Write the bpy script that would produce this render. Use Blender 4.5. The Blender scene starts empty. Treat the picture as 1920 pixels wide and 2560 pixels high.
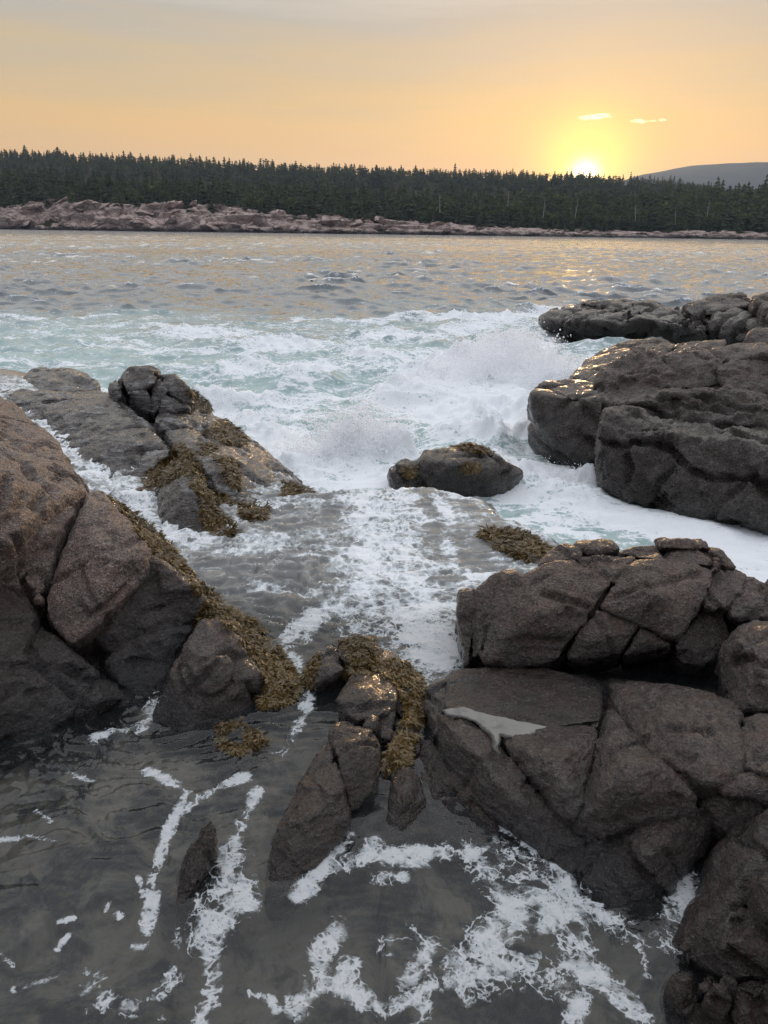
import bpy, bmesh, math, random, time
import numpy as np
from mathutils import Matrix, Vector
from mathutils.bvhtree import BVHTree

SC = bpy.context.scene
COL = SC.collection
T0 = time.time()

# ------------------------------------------------------------------ camera
CAM_H = 3.2
PITCH = math.radians(20.3)
ROLL = 0.0135
FPX = 1923.0                      # focal length in photo pixels (1920 x 2560)
ROT = Matrix.Rotation(math.radians(90) - PITCH, 3, 'X') @ Matrix.Rotation(ROLL, 3, 'Z')
cam_data = bpy.data.cameras.new('camera')
cam = bpy.data.objects.new('camera', cam_data)
COL.objects.link(cam)
cam.location = (0, 0, CAM_H)
cam.rotation_euler = ROT.to_euler()
cam_data.sensor_fit = 'VERTICAL'
cam_data.sensor_height = 24.0
cam_data.lens = 24.0 * FPX / 2560.0
cam_data.clip_start = 0.05
cam_data.clip_end = 30000
SC.camera = cam

R3 = np.array(ROT)
def rays(uv):
    uv = np.atleast_2d(np.asarray(uv, float))
    d = np.stack([(uv[:, 0] - 960) / FPX, -(uv[:, 1] - 1280) / FPX, -np.ones(len(uv))], 1)
    return d @ R3.T
def at_z(uv, z):                  # photo pixel on the level z -> world point
    d = rays(uv)
    return np.array([0, 0, CAM_H]) + d * ((np.asarray(z) - CAM_H) / d[:, 2])[:, None]
def at_y(uv, y):                  # photo pixel at the forward distance y
    d = rays(uv)
    return np.array([0, 0, CAM_H]) + d * (np.asarray(y) / d[:, 1])[:, None]

# ------------------------------------------------------------------ light
sd = rays([(1462, 431)])[0]; sd /= np.linalg.norm(sd)
SUN_EL = math.asin(sd[2]); SUN_AZ = math.atan2(sd[0], sd[1])      # azimuth clockwise from +Y
world = bpy.data.worlds.new('World'); SC.world = world
world.use_nodes = True
wt = world.node_tree; wt.nodes.clear()
def wn(t, **k):
    n = wt.nodes.new(t)
    for a, b in k.items(): setattr(n, a, b)
    return n
out = wn('ShaderNodeOutputWorld')
sky = wn('ShaderNodeTexSky', sky_type='NISHITA', sun_disc=False)
sky.sun_elevation = SUN_EL; sky.sun_rotation = SUN_AZ
sky.altitude = 0; sky.air_density = 1.2; sky.dust_density = 3.0; sky.ozone_density = 1.0
bg1 = wn('ShaderNodeBackground'); bg1.inputs[1].default_value = 0.01
wt.links.new(sky.outputs[0], bg1.inputs[0])
# thin evening haze veil over the whole dome: warm near the horizon, pale blue grey overhead
tc = wn('ShaderNodeTexCoord')
sep = wn('ShaderNodeSeparateXYZ'); wt.links.new(tc.outputs['Generated'], sep.inputs[0])
# faint streaks of high cirrus bend the elevation a little
mp = wn('ShaderNodeMapping'); mp.inputs['Scale'].default_value = (2.0, 2.0, 26.0); mp.inputs['Rotation'].default_value = (0.05, 0.06, 0)
wt.links.new(tc.outputs['Generated'], mp.inputs[0])
nz = wn('ShaderNodeTexNoise'); nz.inputs['Scale'].default_value = 1.6; nz.inputs['Detail'].default_value = 5; nz.inputs['Roughness'].default_value = .55
wt.links.new(mp.outputs[0], nz.inputs[0])
m1 = wn('ShaderNodeMath', operation='MULTIPLY_ADD'); m1.inputs[1].default_value = 0.085; m1.inputs[2].default_value = -0.0425
wt.links.new(nz.outputs[0], m1.inputs[0])
m2 = wn('ShaderNodeMath', operation='ADD'); wt.links.new(sep.outputs[2], m2.inputs[0]); wt.links.new(m1.outputs[0], m2.inputs[1])
def ramp_node(stops):
    r = wn('ShaderNodeValToRGB'); wt.links.new(m2.outputs[0], r.inputs[0]); cr = r.color_ramp
    while len(cr.elements) < len(stops): cr.elements.new(.5)
    for e, (p, c) in zip(cr.elements, stops): e.position = p; e.color = (*c, 1)
    return r
rampA = ramp_node([(0.0, (.68, .325, .052)), (0.06, (.67, .347, .068)), (0.11, (.56, .345, .108)), (0.16, (.43, .318, .168)), (0.22, (.32, .297, .255)),
                   (0.32, (.62, .585, .53)), (0.46, (.86, .84, .82)), (0.72, (.92, .93, .96)), (1.0, (.86, .89, .96))])
rampB = ramp_node([(0.0, (.13, .125, .135)), (0.15, (.13, .135, .155)), (0.4, (.20, .22, .27)), (0.8, (.60, .64, .72)), (1.0, (.86, .89, .96))])
hdot = wn('ShaderNodeVectorMath', operation='DOT_PRODUCT'); hdot.inputs[1].default_value = (math.sin(SUN_AZ), math.cos(SUN_AZ), 0)
wt.links.new(tc.outputs['Generated'], hdot.inputs[0])
hmr = wn('ShaderNodeMapRange', interpolation_type='SMOOTHSTEP'); hmr.inputs[1].default_value = -.15; hmr.inputs[2].default_value = .75
wt.links.new(hdot.outputs['Value'], hmr.inputs[0])
hmx = wn('ShaderNodeMix', data_type='RGBA'); wt.links.new(hmr.outputs[0], hmx.inputs[0]); wt.links.new(rampB.outputs[0], hmx.inputs[6]); wt.links.new(rampA.outputs[0], hmx.inputs[7])
bg2 = wn('ShaderNodeBackground'); bg2.inputs[1].default_value = 1.08
wt.links.new(hmx.outputs[2], bg2.inputs[0])
# forward scattering round the sun
nrm = wn('ShaderNodeVectorMath', operation='NORMALIZE'); wt.links.new(tc.outputs['Generated'], nrm.inputs[0])
dot = wn('ShaderNodeVectorMath', operation='DOT_PRODUCT'); gd = rays([(1462, 440)])[0]; dot.inputs[1].default_value = tuple(gd / np.linalg.norm(gd))
wt.links.new(nrm.outputs[0], dot.inputs[0])
acs = wn('ShaderNodeMath', operation='ARCCOSINE'); wt.links.new(dot.outputs['Value'], acs.inputs[0])
adds = None
for k, (w, s, c) in enumerate(((0.0145, 2.6, (1.0, .95, .8)), (0.050, .95, (1.0, .80, .03)), (0.16, .07, (1.0, .55, .06)))):
    dv = wn('ShaderNodeMath', operation='DIVIDE'); dv.inputs[1].default_value = w; wt.links.new(acs.outputs[0], dv.inputs[0])
    pw = wn('ShaderNodeMath', operation='POWER'); pw.inputs[1].default_value = 2.0; wt.links.new(dv.outputs[0], pw.inputs[0])
    ng = wn('ShaderNodeMath', operation='MULTIPLY'); ng.inputs[1].default_value = -1; wt.links.new(pw.outputs[0], ng.inputs[0])
    ex = wn('ShaderNodeMath', operation='EXPONENT'); wt.links.new(ng.outputs[0], ex.inputs[0])
    ml = wn('ShaderNodeMath', operation='MULTIPLY'); ml.inputs[1].default_value = s; wt.links.new(ex.outputs[0], ml.inputs[0])
    b = wn('ShaderNodeBackground'); b.inputs[0].default_value = (*c, 1); wt.links.new(ml.outputs[0], b.inputs[1])
    a = wn('ShaderNodeAddShader'); wt.links.new((adds or bg2).outputs[0], a.inputs[0]); wt.links.new(b.outputs[0], a.inputs[1]); adds = a
fin = wn('ShaderNodeAddShader'); wt.links.new(bg1.outputs[0], fin.inputs[0]); wt.links.new(adds.outputs[0], fin.inputs[1])
wt.links.new(fin.outputs[0], out.inputs[0])

sl = bpy.data.lights.new('sun', 'SUN'); sl.energy = 2.6; sl.angle = math.radians(0.6); sl.color = (1.0, .62, .30)
so = bpy.data.objects.new('sun', sl); COL.objects.link(so)
so.rotation_euler = Vector(sd).to_track_quat('Z', 'Y').to_euler()
so.location = (60, 60, 60)

vs = SC.view_settings
vs.view_transform = 'Standard'; vs.look = 'None'; vs.exposure = 0.45; vs.gamma = 1.0; vs.use_curve_mapping = False
SC.render.engine = 'CYCLES'
SC.cycles.use_denoising = True
SC.cycles.denoising_prefilter = 'NONE'
SC.cycles.denoising_input_passes = 'RGB_ALBEDO_NORMAL'
SC.cycles.max_bounces = 10
SC.cycles.diffuse_bounces = 6
SC.cycles.transparent_max_bounces = 16
SC.cycles.caustics_reflective = False; SC.cycles.caustics_refractive = False
SC.cycles.sample_clamp_indirect = 4.0

# ------------------------------------------------------------------ numeric helpers
_rg = np.random.default_rng(7)
_G = _rg.normal(size=(512, 3)); _G /= np.linalg.norm(_G, axis=1)[:, None]
def _hash(i, j, k, s):
    h = (i * 73856093) ^ (j * 19349663) ^ (k * 83492791) ^ (s * 2654435)
    h = (h ^ (h >> 13)) * 1274126177
    return (h ^ (h >> 16)) & 0x7fffffff
def perlin(p, s=0):
    p = np.asarray(p, float); f0 = np.floor(p).astype(np.int64); f = p - f0
    u = f * f * f * (f * (f * 6 - 15) + 10)
    r = np.zeros(len(p))
    for dx in (0, 1):
        for dy in (0, 1):
            for dz in (0, 1):
                g = _G[_hash(f0[:, 0] + dx, f0[:, 1] + dy, f0[:, 2] + dz, s) & 511]
                d = g[:, 0] * (f[:, 0] - dx) + g[:, 1] * (f[:, 1] - dy) + g[:, 2] * (f[:, 2] - dz)
                w = (u[:, 0] if dx else 1 - u[:, 0]) * (u[:, 1] if dy else 1 - u[:, 1]) * (u[:, 2] if dz else 1 - u[:, 2])
                r += w * d
    return r * 1.5
def fbm(p, octv=4, s=0, gain=.5, mode=0):
    r = 0; a = 1.0; q = np.asarray(p, float)
    for o in range(octv):
        n = perlin(q, s + o * 17)
        if mode == 1: n = 1 - 2 * np.abs(n)          # ridged
        elif mode == 2: n = 2 * np.abs(n) - .6       # billow
        r = r + a * n; a *= gain; q = q * 2.03 + 11.7
    return r
def worley_facets(p, s=0, tilt=.6):
    """every cell of a cellular pattern gets its own tilted plane: chipped, broken-face relief"""
    f0 = np.floor(p).astype(np.int64)
    best = np.full(len(p), 9e9); val = np.zeros(len(p))
    for dx in (-1, 0, 1):
        for dy in (-1, 0, 1):
            for dz in (-1, 0, 1):
                c = f0 + np.array([dx, dy, dz])
                h = _hash(c[:, 0], c[:, 1], c[:, 2], s)
                o = np.stack([(h & 1023), ((h >> 10) & 1023), ((h >> 20) & 1023)], 1) / 1023.0
                v = p - (c + o); d = (v * v).sum(1)
                g = _G[(h >> 5) & 511]; off = ((h >> 7) & 255) / 255.0 - .5
                m = d < best
                best[m] = d[m]; val[m] = ((v * g).sum(1) * tilt + off * .6)[m]
    return val
def sstep(a, b, x):
    t = np.clip((x - a) / (b - a), 0, 1); return t * t * (3 - 2 * t)
def poly_sd(P, poly):
    """signed distance to a polygon in plan, positive inside"""
    poly = np.asarray(poly, float); n = len(poly)
    d = np.full(len(P), 9e9); ins = np.zeros(len(P), bool)
    for i in range(n):
        a, b = poly[i], poly[(i + 1) % n]
        ab = b - a; t = np.clip(((P - a) @ ab) / (ab @ ab + 1e-12), 0, 1)
        q = P - a - t[:, None] * ab
        d = np.minimum(d, (q * q).sum(1))
        c = (a[1] > P[:, 1]) != (b[1] > P[:, 1])
        xs = a[0] + (P[:, 1] - a[1]) * ab[0] / (ab[1] if abs(ab[1]) > 1e-12 else 1e-12)
        ins ^= c & (P[:, 0] < xs)
    d = np.sqrt(d); return np.where(ins, d, -d)
def line_d(P, L):
    d = np.full(len(P), 9e9)
    for i in range(len(L) - 1):
        a, b = L[i], L[i + 1]; ab = b - a
        t = np.clip(((P - a) @ ab) / (ab @ ab + 1e-12), 0, 1)
        q = P - a - t[:, None] * ab
        d = np.minimum(d, (q * q).sum(1))
    return np.sqrt(d)

def new_mesh(name, v, f, smooth=True):
    me = bpy.data.meshes.new(name)
    v = np.asarray(v, np.float32); f = np.asarray(f, np.int32)
    k = f.shape[1]
    me.vertices.add(len(v)); me.vertices.foreach_set('co', v.ravel())
    me.loops.add(f.size); me.loops.foreach_set('vertex_index', f.ravel())
    me.polygons.add(len(f)); me.polygons.foreach_set('loop_start', np.arange(0, f.size, k, dtype=np.int32))
    me.polygons.foreach_set('loop_total', np.full(len(f), k, np.int32))
    if smooth: me.polygons.foreach_set('use_smooth', np.ones(len(f), bool))
    me.update(calc_edges=True); me.validate()
    return me
def attr(me, name, vals):
    a = me.attributes.new(name, 'FLOAT', 'POINT'); a.data.foreach_set('value', np.asarray(vals, np.float32))
def link(name, me, mat=None, parent=None, loc=None):
    o = bpy.data.objects.new(name, me); COL.objects.link(o)
    if mat is not None and me is not None and not me.materials: me.materials.append(mat)
    if parent is not None: o.parent = parent
    if loc is not None: o.location = loc
    return o
def tag(o, label=None, cat=None, group=None, kind=None):
    if label: o['label'] = label
    if cat: o['category'] = cat
    if group: o['group'] = group
    if kind: o['kind'] = kind
    return o

# ------------------------------------------------------------------ material helper
class M:
    def __init__(s, name):
        s.m = bpy.data.materials.new(name); s.m.use_nodes = True; s.t = s.m.node_tree; s.t.nodes.clear()
        s.out = s.t.nodes.new('ShaderNodeOutputMaterial')
    def n(s, typ, _out=0, _props=None, **ins):
        nd = s.t.nodes.new('ShaderNode' + typ)
        for a, b in (_props or {}).items(): setattr(nd, a, b)
        for k, v in ins.items():
            key = int(k[1:]) if k[0] == 'i' and k[1:].isdigit() else k.replace('_', ' ')
            s.set(nd.inputs[key], v)
        return nd.outputs[_out]
    def set(s, sock, v):
        if isinstance(v, bpy.types.NodeSocket): s.t.links.new(v, sock)
        elif isinstance(v, tuple) and len(v) == 3 and sock.type == 'RGBA': sock.default_value = (*v, 1)
        else: sock.default_value = v
    def math(s, op, a, b=0.0, c=0.0): return s.n('Math', 0, {'operation': op}, i0=a, i1=b, i2=c)
    def mix(s, f, a, b): return s.n('Mix', 2, {'data_type': 'RGBA'}, i0=f, i6=a, i7=b)
    def mr(s, v, a, b, c=0.0, d=1.0): return s.n('MapRange', 0, {'interpolation_type': 'SMOOTHSTEP'}, i0=v, i1=a, i2=b, i3=c, i4=d)
    def noise(s, co, sc, det=4, rough=.55, dist=0.0): return s.n('TexNoise', 0, None, Vector=co, Scale=sc, Detail=det, Roughness=rough, Distortion=dist)
    def attr(s, name): return s.n('Attribute', 2, {'attribute_name': name})
    def pos(s): return s.n('NewGeometry', 0)
    def done(s, sh, disp=None): s.t.links.new(sh, s.out.inputs[0]); return s.m

def rock_material(name, dry, dark, wz=(.5, .8), black=(.3, .5), gloss=(.62, .30), strata=0.0, bump=.9, barn=0.0, coat=.6, film=0.0):
    """speckled granite; below wz it is wet, below black it carries the dark tidal growth"""
    m = M(name); P = m.pos()
    z = m.n('SeparateXYZ', 2, None, Vector=P)
    big = m.noise(P, 1.7, 4); mid = m.noise(P, 7, 6, .6); fine = m.noise(P, 46, 5, .75); grain = m.noise(P, 80, 3, .7)
    st = m.n('Mapping', 0, None, Vector=P, Rotation=(.5, .35, .4), Scale=(3.0, 3.0, 16.0)); sn = m.noise(st, 1.6, 5, .6)
    zz = m.math('ADD', z, m.math('MULTIPLY_ADD', big, .5, -.25))
    zz = m.math('ADD', zz, m.math('MULTIPLY_ADD', mid, .16, -.08))
    wet = m.mr(zz, wz[0], wz[1], 1, 0); blk = m.mr(zz, black[0], black[1], 1, 0)
    c = m.mix(m.mr(big, .38, .62), tuple(x * 1.12 for x in dry), tuple(x * .66 for x in dry))
    c = m.mix(m.mr(mid, .45, .62, 0, .6), c, (dry[0] * 1.35, dry[1] * 1.12, dry[2] * .98))
    c = m.mix(m.mr(sn, .5, .64, 0, .55), c, tuple(x * .42 for x in dry))
    c = m.mix(m.mr(fine, .52, .59, 0, .7), c, tuple(min(x * 2.1, .6) for x in dry))
    c = m.mix(m.mr(grain, .52, .58, 0, .8), c, (dry[0] * .22, dry[1] * .22, dry[2] * .25))
    mul = lambda a_, b_: m.n('Mix', 2, {'data_type': 'RGBA', 'blend_type': 'MULTIPLY'}, i0=1.0, i6=a_, i7=b_)
    c = m.mix(wet, c, mul(c, (.47, .44, .43)))
    c = m.mix(m.math('MULTIPLY', blk, .9), c, m.mix(m.mr(fine, .5, .62, 0, .5), dark, tuple(x * 3.2 for x in dark)))
    if barn:
        vb = m.n('TexVoronoi', 0, {'feature': 'F1'}, Vector=P, Scale=42.0)
        bm = m.math('MULTIPLY', m.mr(vb, .18, .36, 1, 0), m.math('MULTIPLY', m.mr(zz, wz[1], wz[0]), m.mr(mid, .42, .6)))
        c = m.mix(m.math('MULTIPLY', bm, barn), c, (.30, .29, .26))
    if film:
        fm = m.math('MULTIPLY', m.mr(sn, .47, .62), m.mr(mid, .40, .60)); c = m.mix(m.math('MULTIPLY', fm, film), c, (.62, .64, .64))
    r = m.math('ADD', m.mr(wet, 0, 1, gloss[0], gloss[1]), m.math('MULTIPLY_ADD', fine, .3, -.15))
    h = m.math('ADD', m.math('MULTIPLY', m.noise(P, 14, 9, .66), 1.0), m.math('MULTIPLY', fine, .8))
    h = m.math('ADD', h, m.math('MULTIPLY', m.noise(P, 33, 5, .65), 1.3))
    if strata: h = m.math('ADD', h, m.math('MULTIPLY', sn, strata))
    bp = m.n('Bump', 0, None, Strength=bump, Distance=.085, Height=h)
    cb = m.n('Bump', 0, None, Strength=.9, Distance=.05, Height=m.math('ADD', m.noise(P, 11, 6, .62), m.math('MULTIPLY', sn, .9)))
    sh = m.n('BsdfPrincipled', 0, None, Base_Color=c, Roughness=r, Normal=bp, Specular_IOR_Level=.6, Coat_Weight=m.math('MULTIPLY', wet, coat), Coat_Roughness=.11, Coat_IOR=1.34, Coat_Normal=cb)
    return m.done(sh)
HAZE = 0.00012
# ------------------------------------------------------------------ sea, pool and shelf: one sheet of water
POOL = .44
LIP = [(775, 1226), (860, 1248), (960, 1238), (1080, 1228), (1180, 1262), (1290, 1306), (1380, 1356), (1440, 1420), (1520, 1490), (2300, 1700), (2700, 2700),
       (960, 3400), (-900, 2700), (-1200, 1500), (-500, 1000), (0, 945), (180, 950), (300, 1000), (520, 1100), (650, 1180)]
LIPW = at_z(LIP, POOL)[:, :2]
def water_level(P):
    s = poly_sd(P, LIPW)
    s = s + .16 * fbm(np.c_[P * 1.6, np.zeros(len(P))], 3, 620) * np.clip(1.4 - np.abs(s), 0, 1)
    w = sstep(-.55, .16, s)
    z = POOL * w
    # the shelf swells a little where the water runs over the rock sill
    for (u, v, h, r) in ((1080, 1262, .07, .75), (900, 1275, .02, .5), (1290, 1345, .05, .45)):
        c = at_z([(u, v)], POOL)[0, :2]; z = z + h * np.exp(-((P - c) ** 2).sum(1) / r ** 2) * w
    # the gully behind the left outcrop comes down from higher up
    g0 = at_z([(60, 1010)], .78)[0, :2]; g1 = at_z([(360, 1290)], .5)[0, :2]
    t = np.clip(((P - g1) @ (g0 - g1)) / ((g0 - g1) @ (g0 - g1)), 0, 1.6)
    q = P - g1 - t[:, None] * (g0 - g1); d = np.sqrt((q * q).sum(1))
    z = z + .27 * t * np.exp(-(d / 1.1) ** 2) * w
    return z, w, s
# foam lanes: (width px, strength, level, [photo pixels of the lane on that level])
FS = 1.15732
def F_(pts): return [(x * FS, 1860 + y * FS) for x, y in pts]
LANES = [
    (130, .95, POOL, [(905, 1262), (940, 1310), (945, 1380), (930, 1440), (960, 1520), (1030, 1600), (1090, 1650)]),
    (95, .85, POOL, [(985, 1265), (1000, 1340), (1020, 1420), (1060, 1500), (1120, 1580)]),
    (34, .62, POOL, [(790, 1236), (860, 1256), (960, 1246), (1080, 1236), (1180, 1270)]), (30, .55, POOL, [(1180, 1270), (1290, 1314), (1380, 1364)]),
    (26, .80, POOL, [(1085, 1262), (1120, 1310), (1115, 1370), (1135, 1430), (1180, 1450)]),
    (24, .75, POOL, [(1030, 1285), (1060, 1320), (1110, 1318)]),
    (110, .85, POOL, [(1010, 1480), (1080, 1540), (1140, 1640)]),
    (45, .62, POOL, [(870, 1510), (800, 1540), (740, 1590), (715, 1650)]),
    (50, .80, POOL, [(716, 1640), (742, 1690)]),
    (40, .55, POOL, [(700, 1370), (560, 1370), (480, 1365)]),
    (40, .50, POOL, [(880, 1480), (760, 1500), (640, 1480)]),
    (26, .52, POOL, [(780, 1700), (760, 1800), (700, 1890)]),
    (22, .78, POOL, F_([(320, 68), (405, 105), (372, 180), (338, 255), (330, 340), (318, 400), (302, 435)])),
    (24, .72, POOL, F_([(530, 78), (455, 110), (405, 150)])),
    (24, .75, POOL, F_([(555, 110), (525, 165), (505, 235)])),
    (75, .96, POOL, F_([(490, 265), (480, 320), (470, 370), (445, 410)])), (45, .8, POOL, F_([(520, 300), (530, 350)])),
    (36, .85, POOL, F_([(455, 450), (462, 510), (450, 560), (425, 610)])),
    (22, .62, POOL, F_([(375, 490), (355, 520), (335, 550), (400, 500)])),
    (14, .75, POOL, F_([(130, 384), (160, 378)])), (18, .8, POOL, F_([(250, 370), (256, 372)])),
    (14, .7, POOL, F_([(150, 415), (125, 445)])), (48, .72, POOL, F_([(190, 530), (225, 555)])), (26, .68, POOL, F_([(270, 565), (290, 575)])),
    (14, .66, POOL, F_([(30, 530), (90, 515), (145, 500)])), (10, .72, POOL, F_([(236, 345), (228, 362)])), (10, .7, POOL, F_([(0, 455), (30, 480)])),
    (13, .8, POOL, F_([(350, 590), (358, 594)])), (10, .7, POOL, F_([(185, 490), (190, 494)])), (10, .6, POOL, F_([(80, 150), (110, 175)])),
    (16, .6, POOL, F_([(140, 70), (200, 85)])), (10, .6, POOL, F_([(0, 215), (60, 205), (120, 215)])), (10, .6, POOL, F_([(300, 290), (308, 330)])),
    (34, .75, POOL, F_([(650, 330), (700, 270), (755, 195)])), (40, .68, POOL, F_([(700, 270), (780, 255), (805, 215)])),
    (42, .72, POOL, F_([(840, 245), (920, 240), (1000, 222), (1060, 235)])), (26, .75, POOL, F_([(815, 295), (870, 290)])),
    (60, .74, POOL, F_([(1010, 230), (1050, 270), (1075, 315), (1115, 340)])),
    (80, .72, POOL, F_([(1060, 235), (1130, 262), (1190, 280), (1240, 330)])), (24, .95, POOL, F_([(1085, 180), (1150, 225), (1200, 275), (1250, 330), (1300, 382)])),
    (90, .70, POOL, F_([(1130, 330), (1200, 350), (1260, 380)])), (60, .74, POOL, F_([(1300, 385), (1370, 410), (1450, 425)])),
    (85, .78, POOL, F_([(1110, 370), (1070, 410), (1040, 450), (1000, 490)])), (80, .76, POOL, F_([(1010, 490), (1090, 490), (1190, 505)])),
    (60, .66, POOL, F_([(1190, 400), (1250, 440), (1240, 480)])), (40, .70, POOL, F_([(1000, 490), (930, 530), (870, 560), (830, 570)])),
    (40, .66, POOL, F_([(840, 440), (890, 410), (930, 430), (880, 520)])), (44, .68, POOL, F_([(730, 400), (690, 450), (690, 510), (640, 570)])),
    (42, .68, POOL, F_([(755, 485), (740, 520), (790, 560)])), (16, .7, POOL, F_([(540, 540), (590, 555), (600, 575)])),
    (34, .70, POOL, F_([(1230, 440), (1260, 520), (1240, 600)])), (44, .74, POOL, F_([(1290, 500), (1340, 540), (1380, 580)])), (18, .75, POOL, F_([(1380, 440), (1400, 500)])),
    (60, .60, POOL, F_([(1480, 300), (1510, 320), (1440, 400)])), (30, .6, POOL, F_([(900, 600), (920, 570)])),
    (26, .78, POOL, F_([(205, -5), (240, -20), (300, -28)])), (30, .7, POOL, F_([(300, -20), (330, -60), (345, -100)])),
    (90, .62, .75, [(10, 985), (80, 1010), (130, 1060)]), (60, .70, .65, [(130, 1060), (200, 1140), (240, 1190)]),
    (80, .72, .55, [(240, 1180), (300, 1230), (350, 1260), (380, 1300)]), (50, .6, .5, [(380, 1300), (470, 1360)]),
]
SEA_LANES = [
    (150, .75, .05, [(900, 1195), (800, 1160), (720, 1100)]), (60, .8, .05, [(530, 1000), (600, 1050), (660, 1090), (720, 1150), (780, 1205)]),
    (90, .62, .05, [(600, 1000), (700, 1020), (760, 1060)]), (130, .95, .1, [(880, 1210), (980, 1200)]), (70, .8, .1, [(930, 1090), (1000, 1080)]),
    (170, .82, .05, [(1000, 1000), (1100, 950), (1200, 900), (1300, 860)]), (200, .86, .05, [(1120, 1040), (1240, 990), (1340, 960)]),
    (150, .9, .05, [(1250, 1090), (1360, 1060), (1430, 1120)]), (140, .9, .05, [(1180, 1180), (1300, 1180), (1420, 1190)]),
    (120, .78, .05, [(1290, 1240), (1400, 1260), (1480, 1290)]), (150, .98, .05, [(1490, 1280), (1640, 1310), (1800, 1360), (1960, 1430)]), (110, .9, .05, [(1600, 1290), (1780, 1320), (1940, 1380)]),
    (110, .85, .05, [(1840, 1420), (1960, 1470)]), (60, .75, .05, [(1380, 1320), (1470, 1350)]),
    (80, .60, 0, [(1150, 830), (1300, 800), (1400, 770)]), (60, .55, 0, [(760, 800), (900, 810), (1050, 790)]), (70, .5, 0, [(820, 880), (950, 900), (1020, 930)]),
    (30, .6, 0, [(540, 860), (620, 840), (700, 850)]), (26, .55, 0, [(0, 790), (150, 800), (300, 790)]), (30, .55, 0, [(380, 810), (480, 830), (560, 815)]),
    (24, .5, 0, [(0, 850), (200, 840), (400, 870)]), (50, .45, 0, [(560, 920), (700, 940), (800, 950)]), (40, .5, 0, [(500, 880), (600, 900)]),
]
# heaps of white water: pixel on the sea, radius m, height m
HEAPS = [(800, 1165, .5, .28), (870, 1150, .42, .50), (940, 1145, .40, .58), (990, 1160, .30, .35), (1010, 1210, .4, .15),
         (550, 1010, .55, .26), (620, 1060, .5, .22), (690, 1110, .5, .20), (750, 1180, .5, .24), (640, 1010, .5, .2),
         (1000, 985, .7, .30), (1100, 960, .8, .35), (1180, 930, 1.0, .55), (1280, 930, 1.0, .75), (1370, 950, .9, .55), (1180, 1040, .7, .35),
         (1290, 1040, .7, .40), (1390, 1050, .6, .42), (1330, 1110, .5, .30), (1430, 1120, .45, .35), (1220, 1120, .5, .26), (1130, 1100, .5, .22),
         (1240, 1200, .35, .22), (1320, 1205, .35, .22), (1390, 1235, .35, .18), (1450, 1200, .35, .20), (1190, 1225, .25, .15), (1270, 1225, .3, .26), (1210, 1215, .3, .2), (1470, 1250, .3, .12),
         (1420, 830, 1.6, .30), (1000, 850, 1.6, .22), (700, 870, 1.6, .20), (500, 840, 1.8, .18), (1200, 800, 2.0, .25), (800, 930, 1.0, .20), (620, 930, 1.0, .16), (930, 900, .9, .25)]
def heap_field(P):
    h = np.zeros(len(P))
    for u, v, r, hh in HEAPS:
        c = at_z([(u, v)], 0)[0, :2]; d = P - c
        h = np.maximum(h, hh * np.exp(-((d[:, 0] / r) ** 2 + (d[:, 1] / (r * .8)) ** 2))) + .25 * np.minimum(h, hh * np.exp(-(d * d).sum(1) / r ** 2))
    return h
def lane_field(P, lanes, sea_=False):
    f = np.zeros(len(P))
    for w, s, z, pts in lanes:
        W = at_z(pts, z); r = np.linalg.norm(W - np.array([0, 0, CAM_H]), axis=1)
        # a lane lies on the level water: its width in depth follows the slant
        L = W[:, :2]; ww = w * r.mean() / FPX * (.62 if z == 0 or z > .5 or r.mean() > 5.2 else .50)
        lo, hi = L.min(0) - ww * 2, L.max(0) + ww * 2
        idx = np.where(((P >= lo) & (P <= hi)).all(1))[0]
        if len(idx) == 0: continue
        d = line_d(P[idx], L) / ww
        f[idx] = np.maximum(f[idx], ((.30 + .32 * s) * (1 - sstep(.0, 2.8, d))) if not sea_ else s * (1 - sstep(.3, 1.7, d)))
    return f
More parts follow.
